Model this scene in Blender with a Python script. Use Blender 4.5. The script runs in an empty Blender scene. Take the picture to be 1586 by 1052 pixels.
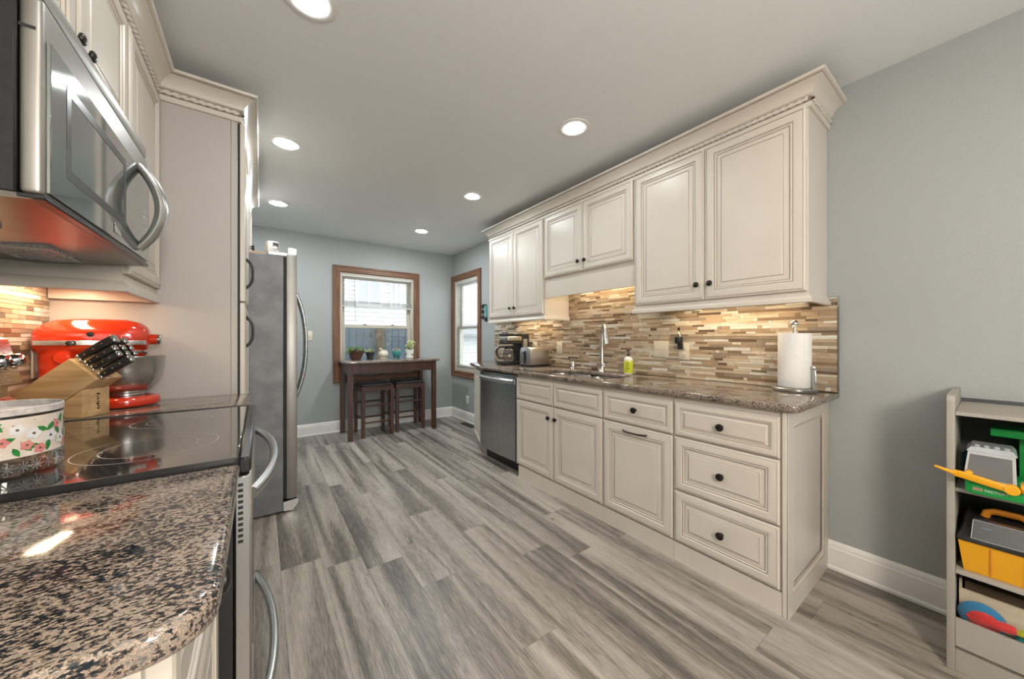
import bpy, bmesh, math, random
from mathutils import Vector, Matrix
R = math.radians
PI = math.pi
random.seed(7)
C = bpy.context.scene.collection
scn = bpy.context.scene

# ------------------------------------------------------------------ camera
cam_d = bpy.data.cameras.new('camera')
cam_d.sensor_fit = 'HORIZONTAL'; cam_d.sensor_width = 36.0
cam_d.lens = 36.0 * 540.33 / 1586.0
cam_d.shift_y = -1.0 / 1586.0
cam_d.clip_start = 0.02
cam = bpy.data.objects.new('camera', cam_d); C.objects.link(cam)
cam.location = (0, 0, 1.1713)
cam.rotation_euler = (PI / 2, 0, -0.6248)
scn.camera = cam

# ------------------------------------------------------------------ world, exposure
w = bpy.data.worlds.new('overcast_sky'); scn.world = w; w.use_nodes = True
nt = w.node_tree; nt.nodes.clear()
wo = nt.nodes.new('ShaderNodeOutputWorld'); bg = nt.nodes.new('ShaderNodeBackground')
bg.inputs[0].default_value = (0.90, 0.95, 1.0, 1); bg.inputs[1].default_value = 2.7
nt.links.new(bg.outputs[0], wo.inputs[0])
vs = scn.view_settings
vs.view_transform = 'Standard'; vs.look = 'None'; vs.gamma = 1.0; vs.use_curve_mapping = False
vs.exposure = 0.86
scn.cycles.use_denoising = True
scn.cycles.max_bounces = 10; scn.cycles.diffuse_bounces = 5; scn.cycles.glossy_bounces = 5
scn.cycles.transmission_bounces = 8; scn.cycles.transparent_max_bounces = 12
scn.cycles.caustics_reflective = False; scn.cycles.caustics_refractive = False
scn.cycles.sample_clamp_indirect = 4.0

LAMP_COOL = (0.95, 1.0, 1.01)
LAMP_WARM = (1.0, 0.90, 0.79)
LAMP_L = 75.0      # radiance of the recessed lenses
UNDER_W = 0.68       # watts of each light bar under the wall cabinets

# ------------------------------------------------------------------ dimensions of the room
XL, XR, YB, YF, H = -0.687, 2.374, 4.852, -5.2, 2.44
ZC = 0.90           # worktop height

# ------------------------------------------------------------------ materials
def mat(name, col=(0.8, 0.8, 0.8), rough=0.5, metal=0.0, bump=None, var=None, coat=0.0, emit=None, spec=None,
        stretch=None, ior=None, sheen=0):
    m = bpy.data.materials.new(name); m.use_nodes = True
    n = m.node_tree.nodes; l = m.node_tree.links
    p = n['Principled BSDF']
    p.inputs['Base Color'].default_value = (*col, 1); p.inputs['Roughness'].default_value = rough
    p.inputs['Metallic'].default_value = metal
    if coat: p.inputs['Coat Weight'].default_value = coat; p.inputs['Coat Roughness'].default_value = 0.08
    if spec is not None: p.inputs['Specular IOR Level'].default_value = spec
    if ior: p.inputs['IOR'].default_value = ior
    if emit: p.inputs['Emission Color'].default_value = (*emit[0], 1); p.inputs['Emission Strength'].default_value = emit[1]
    if sheen: p.inputs['Sheen Weight'].default_value = sheen
    tc = mp = None
    if bump or var:
        tc = n.new('ShaderNodeTexCoord'); mp = n.new('ShaderNodeMapping'); l.new(tc.outputs['Object'], mp.inputs[0])
        if stretch: mp.inputs['Scale'].default_value = stretch
    if bump:
        sc, st = bump[:2]
        t = n.new('ShaderNodeTexNoise'); t.inputs['Scale'].default_value = sc; t.inputs['Detail'].default_value = 4
        l.new(mp.outputs[0], t.inputs[0])
        b = n.new('ShaderNodeBump'); b.inputs['Strength'].default_value = st; b.inputs['Distance'].default_value = 0.002
        l.new(t.outputs['Fac'], b.inputs['Height']); l.new(b.outputs[0], p.inputs['Normal'])
    if var:
        sc, col2, amt = var
        t = n.new('ShaderNodeTexNoise'); t.inputs['Scale'].default_value = sc; t.inputs['Detail'].default_value = 5
        l.new(mp.outputs[0], t.inputs[0])
        r = n.new('ShaderNodeValToRGB'); r.color_ramp.elements[0].position = 0.35; r.color_ramp.elements[1].position = 0.68
        r.color_ramp.elements[0].color = (*col, 1)
        r.color_ramp.elements[1].color = (*[a + (b2 - a) * amt for a, b2 in zip(col, col2)], 1)
        l.new(t.outputs['Fac'], r.inputs[0]); l.new(r.outputs[0], p.inputs['Base Color'])
    return m

def ramp(n, stops, interp='LINEAR'):
    r = n.new('ShaderNodeValToRGB'); cr = r.color_ramp; cr.interpolation = interp
    while len(cr.elements) < len(stops): cr.elements.new(0.5)
    for e, (p, c) in zip(cr.elements, stops): e.position = p; e.color = (*c, 1)
    return r

def math_node(n, l, op, a, b=None, c=None):
    t = n.new('ShaderNodeMath'); t.operation = op
    for i, v in enumerate((a, b, c)):
        if v is None: continue
        if isinstance(v, (int, float)): t.inputs[i].default_value = v
        else: l.new(v, t.inputs[i])
    return t.outputs[0]

def floor_mat():
    m = bpy.data.materials.new('grey_vinyl_plank'); m.use_nodes = True
    n = m.node_tree.nodes; l = m.node_tree.links; p = n['Principled BSDF']
    tc = n.new('ShaderNodeTexCoord'); sp = n.new('ShaderNodeSeparateXYZ'); l.new(tc.outputs['Object'], sp.inputs[0])
    M = lambda op, a, b=None, c=None: math_node(n, l, op, a, b, c)
    PW, PL = 0.178, 1.22
    xs = M('DIVIDE', M('ADD', sp.outputs[0], 20.03), PW)
    row = M('FLOOR', xs); fx = M('FRACT', xs)
    wn = n.new('ShaderNodeTexWhiteNoise'); wn.noise_dimensions = '1D'; l.new(row, wn.inputs['W'])
    ys = M('ADD', M('DIVIDE', M('ADD', sp.outputs[1], 20.0), PL), M('MULTIPLY', wn.outputs['Value'], 7.0))
    idy = M('FLOOR', ys); fy = M('FRACT', ys)
    cb = n.new('ShaderNodeCombineXYZ'); l.new(row, cb.inputs[0]); l.new(idy, cb.inputs[1])
    wn2 = n.new('ShaderNodeTexWhiteNoise'); wn2.noise_dimensions = '2D'; l.new(cb.outputs[0], wn2.inputs['Vector'])
    rnd = wn2.outputs['Value']
    # per-plank shifted, stretched coordinates
    cv = n.new('ShaderNodeCombineXYZ')
    l.new(M('ADD', sp.outputs[0], M('MULTIPLY', rnd, 37.0)), cv.inputs[0])
    l.new(M('ADD', M('MULTIPLY', sp.outputs[1], 0.055), M('MULTIPLY', rnd, 91.0)), cv.inputs[1])
    l.new(M('MULTIPLY', rnd, 13.0), cv.inputs[2])
    big = n.new('ShaderNodeTexNoise'); big.inputs['Scale'].default_value = 9.5; big.inputs['Detail'].default_value = 3
    big.inputs['Distortion'].default_value = 0.9; l.new(cv.outputs[0], big.inputs[0])
    cv2 = n.new('ShaderNodeCombineXYZ')
    l.new(M('ADD', sp.outputs[0], M('MULTIPLY', rnd, 37.0)), cv2.inputs[0])
    l.new(M('ADD', M('MULTIPLY', sp.outputs[1], 0.06), M('MULTIPLY', rnd, 91.0)), cv2.inputs[1])
    fine = n.new('ShaderNodeTexNoise'); fine.inputs['Scale'].default_value = 230.0; fine.inputs['Detail'].default_value = 5
    fine.inputs['Distortion'].default_value = 0.5; l.new(cv2.outputs[0], fine.inputs[0])
    kn = n.new('ShaderNodeTexNoise'); kn.inputs['Scale'].default_value = 5.0; kn.inputs['Detail'].default_value = 6
    kn.inputs['Roughness'].default_value = 0.7
    cv3 = n.new('ShaderNodeCombineXYZ')
    l.new(M('MULTIPLY', M('ADD', sp.outputs[0], M('MULTIPLY', rnd, 17.0)), 2.6), cv3.inputs[0])
    l.new(M('ADD', M('MULTIPLY', sp.outputs[1], 0.9), M('MULTIPLY', rnd, 51.0)), cv3.inputs[1]); l.new(cv3.outputs[0], kn.inputs[0])
    r1 = ramp(n, [(0.27, (0.080, 0.069, 0.059)), (0.41, (0.180, 0.158, 0.137)), (0.53, (0.305, 0.271, 0.238)), (0.72, (0.43, 0.386, 0.342))])
    tone = M('ADD', big.outputs['Fac'], M('MULTIPLY', M('SUBTRACT', rnd, 0.5), 0.10))
    tone = M('ADD', tone, M('MULTIPLY', M('SUBTRACT', fine.outputs['Fac'], 0.5), 0.50))
    l.new(tone, r1.inputs[0])
    # dark knots and cracks
    kr = ramp(n, [(0.635, (0, 0, 0)), (0.72, (1, 1, 1))]); l.new(kn.outputs['Fac'], kr.inputs[0])
    mx = n.new('ShaderNodeMix'); mx.data_type = 'RGBA'; l.new(kr.outputs[0], mx.inputs[0])
    l.new(r1.outputs[0], mx.inputs[6]); mx.inputs[7].default_value = (0.05, 0.047, 0.043, 1)
    # joints
    ex = M('MINIMUM', fx, M('SUBTRACT', 1.0, fx)); ey = M('MINIMUM', fy, M('SUBTRACT', 1.0, fy))
    gap = M('MAXIMUM', M('LESS_THAN', ex, 0.007), M('LESS_THAN', ey, 0.0012))
    mx2 = n.new('ShaderNodeMix'); mx2.data_type = 'RGBA'; l.new(M('MULTIPLY', gap, 0.40), mx2.inputs[0])
    l.new(mx.outputs[2], mx2.inputs[6]); mx2.inputs[7].default_value = (0.06, 0.055, 0.05, 1)
    l.new(mx2.outputs[2], p.inputs['Base Color'])
    l.new(M('ADD', 0.30, M('MULTIPLY', fine.outputs['Fac'], 0.16)), p.inputs['Roughness'])
    b = n.new('ShaderNodeBump'); b.inputs['Strength'].default_value = 0.25; b.inputs['Distance'].default_value = 0.001
    l.new(M('SUBTRACT', fine.outputs['Fac'], gap), b.inputs['Height']); l.new(b.outputs[0], p.inputs['Normal'])
    return m

def granite_mat():
    m = bpy.data.materials.new('polished_granite'); m.use_nodes = True
    n = m.node_tree.nodes; l = m.node_tree.links; p = n['Principled BSDF']
    tc = n.new('ShaderNodeTexCoord'); mp = n.new('ShaderNodeMapping'); l.new(tc.outputs['Object'], mp.inputs[0])
    mp.inputs['Rotation'].default_value = (0, 0, 0.5); mp.inputs['Scale'].default_value = (1.0, 1.7, 1.4)
    a = n.new('ShaderNodeTexNoise'); a.inputs['Scale'].default_value = 120; a.inputs['Detail'].default_value = 6
    a.inputs['Roughness'].default_value = 0.68; a.inputs['Distortion'].default_value = 0.4; l.new(mp.outputs[0], a.inputs[0])
    v = n.new('ShaderNodeTexVoronoi'); v.inputs['Scale'].default_value = 260; l.new(mp.outputs[0], v.inputs[0])
    sp = n.new('ShaderNodeSeparateColor'); l.new(v.outputs['Color'], sp.inputs[0])
    g = n.new('ShaderNodeTexNoise'); g.inputs['Scale'].default_value = 9; g.inputs['Detail'].default_value = 3; l.new(mp.outputs[0], g.inputs[0])
    M = lambda op, x, y=None, z=None: math_node(n, l, op, x, y, z)
    t = M('ADD', M('MULTIPLY', a.outputs['Fac'], 0.86), M('MULTIPLY', M('SUBTRACT', sp.outputs[0], 0.5), 0.20))
    t = M('ADD', t, M('MULTIPLY', M('SUBTRACT', g.outputs['Fac'], 0.5), 0.34))
    r = ramp(n, [(0.305, (0.010, 0.013, 0.018)), (0.365, (0.030, 0.032, 0.036)), (0.40, (0.085, 0.068, 0.055)), (0.44, (0.22, 0.165, 0.125)),
                 (0.49, (0.48, 0.365, 0.28)), (0.52, (0.14, 0.12, 0.105)), (0.56, (0.32, 0.27, 0.225)), (0.62, (0.14, 0.13, 0.125))])
    l.new(t, r.inputs[0]); l.new(r.outputs[0], p.inputs['Base Color'])
    p.inputs['Roughness'].default_value = 0.07; p.inputs['Specular IOR Level'].default_value = 0.65
    return m

def wood_mat(name, c1, c2, axis=2, scale=30, rough=0.4):
    m = bpy.data.materials.new(name); m.use_nodes = True
    n = m.node_tree.nodes; l = m.node_tree.links; p = n['Principled BSDF']
    tc = n.new('ShaderNodeTexCoord'); mp = n.new('ShaderNodeMapping'); l.new(tc.outputs['Object'], mp.inputs[0])
    s = [1.0, 1.0, 1.0]; s[axis] = 0.07; mp.inputs['Scale'].default_value = s
    t = n.new('ShaderNodeTexNoise'); t.inputs['Scale'].default_value = scale; t.inputs['Detail'].default_value = 5
    t.inputs['Distortion'].default_value = 0.7; l.new(mp.outputs[0], t.inputs[0])
    r = ramp(n, [(0.33, c1), (0.66, c2)]); l.new(t.outputs['Fac'], r.inputs[0]); l.new(r.outputs[0], p.inputs['Base Color'])
    p.inputs['Roughness'].default_value = rough
    return m

def brushed(name, col, rough, stretch, amt=0.06):
    m = bpy.data.materials.new(name); m.use_nodes = True
    n = m.node_tree.nodes; l = m.node_tree.links; p = n['Principled BSDF']
    p.inputs['Metallic'].default_value = 1.0; p.inputs['Base Color'].default_value = (*col, 1)
    tc = n.new('ShaderNodeTexCoord'); mp = n.new('ShaderNodeMapping'); l.new(tc.outputs['Object'], mp.inputs[0])
    mp.inputs['Scale'].default_value = stretch
    t = n.new('ShaderNodeTexNoise'); t.inputs['Scale'].default_value = 260; t.inputs['Detail'].default_value = 2; l.new(mp.outputs[0], t.inputs[0])
    a = math_node(n, l, 'MULTIPLY_ADD', t.outputs['Fac'], amt * 2, rough - amt); l.new(a, p.inputs['Roughness'])
    return m

def pane_mat(name, tint=(1, 1, 1), refl=0.08):
    m = bpy.data.materials.new(name); m.use_nodes = True
    n = m.node_tree.nodes; l = m.node_tree.links; n.clear()
    o = n.new('ShaderNodeOutputMaterial'); mx = n.new('ShaderNodeMixShader')
    t = n.new('ShaderNodeBsdfTransparent'); t.inputs[0].default_value = (*tint, 1)
    g = n.new('ShaderNodeBsdfGlossy'); g.inputs['Roughness'].default_value = 0.02
    f = n.new('ShaderNodeLayerWeight'); f.inputs[0].default_value = 0.5      # same from both sides of the pane
    l.new(math_node(n, l, 'MULTIPLY_ADD', math_node(n, l, 'POWER', f.outputs['Facing'], 5.0), 1.0 - refl, refl), mx.inputs[0]); l.new(t.outputs[0], mx.inputs[1]); l.new(g.outputs[0], mx.inputs[2])
    l.new(mx.outputs[0], o.inputs[0])
    return m

MT = {}
MT['floor'] = floor_mat(); MT['granite'] = granite_mat()
MT['wall'] = mat('blue_grey_wall_paint', (0.343, 0.362, 0.360), 0.55, bump=(190, 0.85))
MT['ceiling'] = mat('white_ceiling_paint', (0.79, 0.81, 0.81), 0.8, bump=(120, 0.25))
MT['white'] = mat('white_trim_paint', (0.80, 0.79, 0.77), 0.35, var=(6, (0.74, 0.73, 0.71), 1))
MT['cream'] = mat('cream_cabinet_paint', (0.63, 0.582, 0.515), 0.34, var=(3.5, (0.59, 0.54, 0.475), 0.8))
MT['glaze'] = mat('brown_glaze_in_grooves', (0.21, 0.17, 0.125), 0.4, var=(20, (0.30, 0.25, 0.19), 0.8))
MT['glaze_l'] = mat('thin_brown_glaze', (0.40, 0.34, 0.27), 0.4, var=(20, (0.46, 0.4, 0.32), 0.8))
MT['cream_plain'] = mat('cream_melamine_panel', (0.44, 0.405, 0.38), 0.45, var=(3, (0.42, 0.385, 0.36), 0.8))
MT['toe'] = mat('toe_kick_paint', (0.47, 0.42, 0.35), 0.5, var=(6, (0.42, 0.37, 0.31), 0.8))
MT['bronze'] = mat('dark_bronze', (0.025, 0.024, 0.024), 0.32, 0.85, var=(60, (0.05, 0.045, 0.04), 1))
MT['steel'] = brushed('brushed_steel', (0.52, 0.52, 0.51), 0.30, (1, 1, 0.03))
MT['steel_dark'] = brushed('dark_brushed_steel', (0.42, 0.43, 0.435), 0.26, (1, 1, 0.03))
MT['steel_h'] = brushed('steel_brushed_sideways', (0.58, 0.57, 0.55), 0.27, (1, 0.03, 1))
MT['steel_satin'] = mat('satin_steel', (0.36, 0.345, 0.32), 0.42, 0.85, var=(5, (0.33, 0.315, 0.29), 1))
MT['steel_under'] = mat('dark_brown_steel', (0.15, 0.13, 0.11), 0.30, 0.9, var=(7, (0.22, 0.19, 0.16), 1))  # darker, browner steel for the microwave underside
MT['steel_plain'] = mat('plain_warm_steel', (0.58, 0.55, 0.51), 0.30, 1.0, var=(5, (0.54, 0.515, 0.48), 1))
MT['fridge_side'] = mat('grey_textured_fridge_side', (0.15, 0.155, 0.16), 0.45, 0.4, bump=(420, 0.5), var=(9, (0.23, 0.235, 0.24), 0.9))
MT['chrome'] = mat('chrome', (0.78, 0.78, 0.78), 0.07, 1.0, var=(8, (0.7, 0.7, 0.7), 1))
MT['nickel'] = mat('brushed_nickel', (0.62, 0.60, 0.57), 0.22, 1.0, var=(20, (0.55, 0.53, 0.5), 1))
MT['black_glass'] = mat('black_ceramic_glass', (0.028, 0.026, 0.025), 0.045, coat=0.6, var=(40, (0.032, 0.03, 0.028), 1), spec=0.9)
MT['micro_glass'] = mat('grey_mirrored_oven_glass', (0.36, 0.385, 0.38), 0.06, 0.9, var=(5, (0.39, 0.41, 0.405), 1))
MT['black'] = mat('black_plastic', (0.012, 0.012, 0.013), 0.30, var=(50, (0.02, 0.02, 0.02), 1))
MT['black_matte'] = mat('black_rubber', (0.015, 0.015, 0.015), 0.7, var=(50, (0.02, 0.02, 0.02), 1))
MT['red'] = mat('red_orange_enamel', (0.60, 0.035, 0.008), 0.13, coat=0.8, var=(6, (0.55, 0.03, 0.008), 1))
MT['bamboo'] = wood_mat('bamboo_block', (0.42, 0.26, 0.12), (0.60, 0.41, 0.215), 0, 34, 0.42)
MT['oak'] = wood_mat('brown_oak_casing', (0.105, 0.046, 0.022), (0.21, 0.10, 0.052), 2, 45, 0.42)
MT['oak_h'] = wood_mat('brown_oak_casing_across', (0.105, 0.046, 0.022), (0.21, 0.10, 0.052), 0, 45, 0.42)
MT['oak_y'] = wood_mat('brown_oak_casing_along', (0.105, 0.046, 0.022), (0.21, 0.10, 0.052), 1, 45, 0.42)
MT['espresso'] = wood_mat('espresso_stained_wood', (0.052, 0.024, 0.019), (0.10, 0.046, 0.035), 2, 35, 0.35)
MT['leather'] = mat('dark_leatherette', (0.03, 0.032, 0.036), 0.32, bump=(300, 0.3), var=(30, (0.05, 0.05, 0.055), 1))
MT['plastic_w'] = mat('white_plastic', (0.78, 0.77, 0.73), 0.35, var=(10, (0.74, 0.73, 0.7), 1))
MT['almond'] = mat('almond_plastic', (0.66, 0.60, 0.49), 0.38, var=(10, (0.62, 0.56, 0.46), 1))
MT['paper'] = mat('white_paper_towel', (0.83, 0.82, 0.80), 0.9, bump=(160, 0.5), var=(40, (0.79, 0.78, 0.76), 1))
MT['glass'] = pane_mat('window_glass', (0.97, 0.985, 0.98), 0.05)
MT['screen'] = pane_mat('insect_screen', (0.47, 0.50, 0.52), 0.02)
MT['clear'] = pane_mat('clear_crystal_glass', (0.93, 0.94, 0.93), 0.16)
MT['carafe'] = pane_mat('carafe_glass', (0.72, 0.70, 0.68), 0.14)
MT['frost'] = mat('grey_translucent_plastic', (0.38, 0.40, 0.42), 0.22, var=(9, (0.30, 0.32, 0.34), 1))
MT['vinyl'] = mat('beige_vinyl_sash', (0.50, 0.46, 0.385), 0.4, var=(8, (0.46, 0.42, 0.35), 1))
MT['blind'] = mat('white_blind_slats', (0.70, 0.70, 0.665), 0.45, var=(8, (0.66, 0.66, 0.63), 1))
MT['lens'] = mat('lit_lens', (1, 1, 1), 0.5, emit=(LAMP_COOL, LAMP_L), var=(3, (0.98, 0.98, 0.98), 1))
MT['lens_mid'] = mat('lit_lens_middle', (1, 1, 1), 0.5, emit=(LAMP_COOL, LAMP_L * 1.7), var=(3, (0.98, 0.98, 0.98), 1))
MT['lens_fill'] = mat('added_fill_lens', (1, 1, 1), 0.5, emit=((1.0, 0.84, 0.66), LAMP_L * 2.4), var=(3, (0.98, 0.98, 0.98), 1))  # warm glow of the added lamp on the left
MT['lens_far'] = mat('lit_lens_far_end', (1, 1, 1), 0.5, emit=(LAMP_COOL, LAMP_L * 4.6), var=(3, (0.98, 0.98, 0.98), 1))
MT['lens_warm'] = mat('lit_lens_near_end', (1, 1, 1), 0.5, emit=(LAMP_WARM, LAMP_L * 0.35), var=(3, (0.98, 0.98, 0.98), 1))
MT['bar_lens'] = mat('lit_light_bar_lens', (1, 1, 1), 0.5, emit=((1.0, 0.80, 0.52), 9.0), var=(3, (0.98, 0.98, 0.98), 1))
MT['grout'] = mat('tan_grout', (0.42, 0.35, 0.27), 0.8, bump=(200, 0.3), var=(60, (0.36, 0.3, 0.23), 1))
tile_cols = [((0.46, 0.355, 0.25), 0.35), ((0.36, 0.26, 0.17), 0.32), ((0.55, 0.45, 0.335), 0.35), ((0.24, 0.165, 0.105), 0.2), ((0.62, 0.55, 0.45), 0.3),
             ((0.145, 0.098, 0.066), 0.16), ((0.66, 0.64, 0.585), 0.12), ((0.31, 0.25, 0.19), 0.2), ((0.42, 0.31, 0.205), 0.35)]
TILES = [mat('mosaic_strip_%s' % nm, c, r, var=(55, tuple(x * 0.78 for x in c), 1), stretch=(1, 0.3, 1))
         for nm, (c, r) in zip('sand tan cream walnut ivory umber pearl taupe clay'.split(), tile_cols)]

# ------------------------------------------------------------------ mesh building
ROOTM = {}
class MB:
    def __init__(s): s.v = []; s.f = []; s.m = []
    def add(s, vs_, fs, mi=0, M=None):
        o = len(s.v)
        s.v += [tuple(M @ Vector(q)) if M else tuple(q) for q in vs_]
        s.f += [tuple(i + o for i in q) for q in fs]
        s.m += [mi] * len(fs) if isinstance(mi, int) else list(mi)
        return s
    def box(s, x0, x1, y0, y1, z0, z1, mi=0, bev=0.0, M=None, seg=1):
        x0, x1 = min(x0, x1), max(x0, x1); y0, y1 = min(y0, y1), max(y0, y1); z0, z1 = min(z0, z1), max(z0, z1)
        bev = min(bev, 0.49 * min(x1 - x0, y1 - y0, z1 - z0))
        if bev <= 0:
            V = [(x0, y0, z0), (x1, y0, z0), (x1, y1, z0), (x0, y1, z0), (x0, y0, z1), (x1, y0, z1), (x1, y1, z1), (x0, y1, z1)]
            F = [(0, 3, 2, 1), (4, 5, 6, 7), (0, 1, 5, 4), (1, 2, 6, 5), (2, 3, 7, 6), (3, 0, 4, 7)]
            return s.add(V, F, mi, M)
        bm = bmesh.new(); bmesh.ops.create_cube(bm, size=1)
        for v in bm.verts: v.co = Vector(((x0 + x1) / 2 + v.co.x * (x1 - x0), (y0 + y1) / 2 + v.co.y * (y1 - y0), (z0 + z1) / 2 + v.co.z * (z1 - z0)))
        bmesh.ops.bevel(bm, geom=list(bm.edges), offset=bev, segments=seg, affect='EDGES', profile=0.5)
        return s.bm(bm, mi, M)
    def bm(s, bm, mi=0, M=None):
        bm.verts.index_update(); V = [v.co.copy() for v in bm.verts]; F = [[v.index for v in f.verts] for f in bm.faces]; bm.free()
        return s.add(V, F, mi, M)
    def prism(s, poly, a0, a1, plane='xy', mi=0, M=None, bev=0.0):
        # polygon (counter-clockwise) in a plane, extruded along the remaining axis
        def P(p, a):
            return {'xy': (p[0], p[1], a), 'xz': (p[0], a, p[1]), 'yz': (a, p[0], p[1])}[plane]
        k = len(poly)
        V = [P(p, a0) for p in poly] + [P(p, a1) for p in poly]
        F = [tuple(range(k))[::-1], tuple(range(k, 2 * k))] + [(i, (i + 1) % k, k + (i + 1) % k, k + i) for i in range(k)]
        bm = bmesh.new(); bv = [bm.verts.new(q) for q in V]
        for f in F: bm.faces.new([bv[i] for i in f])
        bmesh.ops.recalc_face_normals(bm, faces=bm.faces)
        if bev: bmesh.ops.bevel(bm, geom=list(bm.edges), offset=bev, segments=2, affect='EDGES', profile=0.5)
        return s.bm(bm, mi, M)
    def lathe(s, prof, c=(0, 0, 0), axis=(0, 0, 1), seg=24, mi=0, sx=1.0, sy=1.0, M=None):
        z = Vector(axis).normalized(); x = z.orthogonal().normalized(); y = z.cross(x)
        if abs(z.z) > 0.99: x, y = Vector((1, 0, 0)), Vector((0, 1, 0)) * (1 if z.z > 0 else -1)
        c = Vector(c); V = []; F = []; k = len(prof)
        for r, h in prof:
            for i in range(seg):
                a = 2 * PI * i / seg
                V.append(c + z * h + x * (r * sx * math.cos(a)) + y * (r * sy * math.sin(a)))
        for j in range(k - 1):
            for i in range(seg):
                i2 = (i + 1) % seg
                F.append((j * seg + i, j * seg + i2, (j + 1) * seg + i2, (j + 1) * seg + i))
        mm = [mi] * len(F) if isinstance(mi, int) else [mi[j] for j in range(k - 1) for _ in range(seg)]
        if prof[0][0] > 1e-5: F.append(tuple(range(seg))[::-1]); mm.append(mm[0])
        if prof[-1][0] > 1e-5: F.append(tuple(range((k - 1) * seg, k * seg))); mm.append(mm[-2 if prof[0][0] > 1e-5 else -1])
        return s.add(V, F, mm, M)
    def tube(s, path, r, seg=10, mi=0, M=None, flat=1.0, up=None, caps=True):
        P = [Vector(p) for p in path]; n = len(P); rr = r if isinstance(r, (list, tuple)) else [r] * n
        T = [((P[min(i + 1, n - 1)] - P[max(i - 1, 0)]).normalized()) for i in range(n)]
        u = Vector(up) if up else T[0].orthogonal()
        V = []; F = []
        for i in range(n):
            u = (u - T[i] * u.dot(T[i])).normalized(); w2 = T[i].cross(u)
            for j in range(seg):
                a = 2 * PI * j / seg
                V.append(P[i] + u * (rr[i] * math.cos(a)) + w2 * (rr[i] * flat * math.sin(a)))
        for i in range(n - 1):
            for j in range(seg):
                j2 = (j + 1) % seg
                F.append((i * seg + j, i * seg + j2, (i + 1) * seg + j2, (i + 1) * seg + j))
        if caps: F += [tuple(range(seg))[::-1], tuple(range((n - 1) * seg, n * seg))]
        return s.add(V, F, mi, M)
    def sweep(s, prof, path, mi=0, closed_prof=True, ends=True):
        # profile points (outward, z) along a horizontal path of (x, y); outward = right-hand side of the travel direction
        n = len(path); k = len(prof); V = []; F = []
        for i in range(n):
            p = Vector(path[i])
            d1 = (Vector(path[i]) - Vector(path[i - 1])).normalized() if i > 0 else None
            d2 = (Vector(path[i + 1]) - Vector(path[i])).normalized() if i < n - 1 else None
            if d1 is None: d1 = d2
            if d2 is None: d2 = d1
            n1 = Vector((d1.y, -d1.x)); n2 = Vector((d2.y, -d2.x)); b = (n1 + n2).normalized(); b = b / max(0.2, b.dot(n1))
            for o, z in prof: V.append((p.x + b.x * o, p.y + b.y * o, z))
        kk = k if closed_prof else k - 1
        for i in range(n - 1):
            for j in range(kk):
                j2 = (j + 1) % k
                F.append((i * k + j, (i + 1) * k + j, (i + 1) * k + j2, i * k + j2))
        mm = [mi] * len(F) if isinstance(mi, int) else [mi[j] for _ in range(n - 1) for j in range(kk)]
        if ends:
            F += [tuple(range(k)), tuple(range((n - 1) * k, n * k))[::-1]]; mm += [mm[0], mm[0]]
        return s.add(V, F, mm)
    def sphere(s, c, r, mi=0, sx=1, sy=1, sz=1, seg=14, rings=8, M=None):
        V = []; F = []
        for j in range(1, rings):
            a = PI * j / rings
            for i in range(seg):
                b = 2 * PI * i / seg
                V.append((c[0] + r * sx * math.sin(a) * math.cos(b), c[1] + r * sy * math.sin(a) * math.sin(b), c[2] + r * sz * math.cos(a)))
        t = len(V); V += [(c[0], c[1], c[2] + r * sz), (c[0], c[1], c[2] - r * sz)]
        for j in range(rings - 2):
            for i in range(seg):
                i2 = (i + 1) % seg
                F.append((j * seg + i, (j + 1) * seg + i, (j + 1) * seg + i2, j * seg + i2))
        for i in range(seg):
            i2 = (i + 1) % seg
            F.append((t, i, i2)); F.append((t + 1, (rings - 2) * seg + i2, (rings - 2) * seg + i))
        return s.add(V, F, mi, M)
    def build(s, name, mats, parent=None, origin=None, local=False, angle=38, smooth=True):
        me = bpy.data.meshes.new(name)
        if parent is not None:
            RM = ROOTM[parent.name]; inv = Matrix.Identity(4) if local else RM.inverted()
        else:
            RM = Matrix.Translation(Vector(origin)) if origin else Matrix.Identity(4); inv = RM.inverted()
        me.from_pydata([inv @ Vector(q) for q in s.v], [], s.f)
        ml = mats if isinstance(mats, (list, tuple)) else [mats]
        for m in ml: me.materials.append(m)
        me.polygons.foreach_set('material_index', s.m)
        if smooth:
            me.polygons.foreach_set('use_smooth', [True] * len(me.polygons)); me.set_sharp_from_angle(angle=R(angle))
        me.update(); me.validate()
        o = bpy.data.objects.new(name, me); C.objects.link(o)
        if parent is not None: o.parent = parent
        else: o.matrix_world = RM; o.location = RM.to_translation()
        ROOTM[o.name] = RM
        return o

def tag(o, label, cat, group=None, kind=None):
    o['label'] = label; o['category'] = cat
    if group: o['group'] = group
    if kind: o['kind'] = kind
    return o
def root(name, label, cat, loc=(0, 0, 0), rz=0.0, group=None, rx=0.0):
    o = bpy.data.objects.new(name, None); C.objects.link(o); o.empty_display_size = 0.1
    o.location = loc; o.rotation_euler = (rx, 0, rz)
    ROOTM[o.name] = Matrix.Translation(Vector(loc)) @ Matrix.Rotation(rz, 4, 'Z') @ Matrix.Rotation(rx, 4, 'X')
    return tag(o, label, cat, group)
def struct(o): o['kind'] = 'structure'; return o
def copy_tree(o, parent=None):
    c = o.copy(); C.objects.link(c)
    if parent is not None: c.parent = parent
    for ch in list(o.children): copy_tree(ch, c)
    return c
def frame(O, U, N):
    # matrix whose local x = U, y = up, z = N
    U = Vector(U).normalized(); N = Vector(N).normalized(); V = Vector((0, 0, 1))
    return Matrix(((U.x, V.x, N.x, O[0]), (U.y, V.y, N.y, O[1]), (U.z, V.z, N.z, O[2]), (0, 0, 0, 1)))

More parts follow.
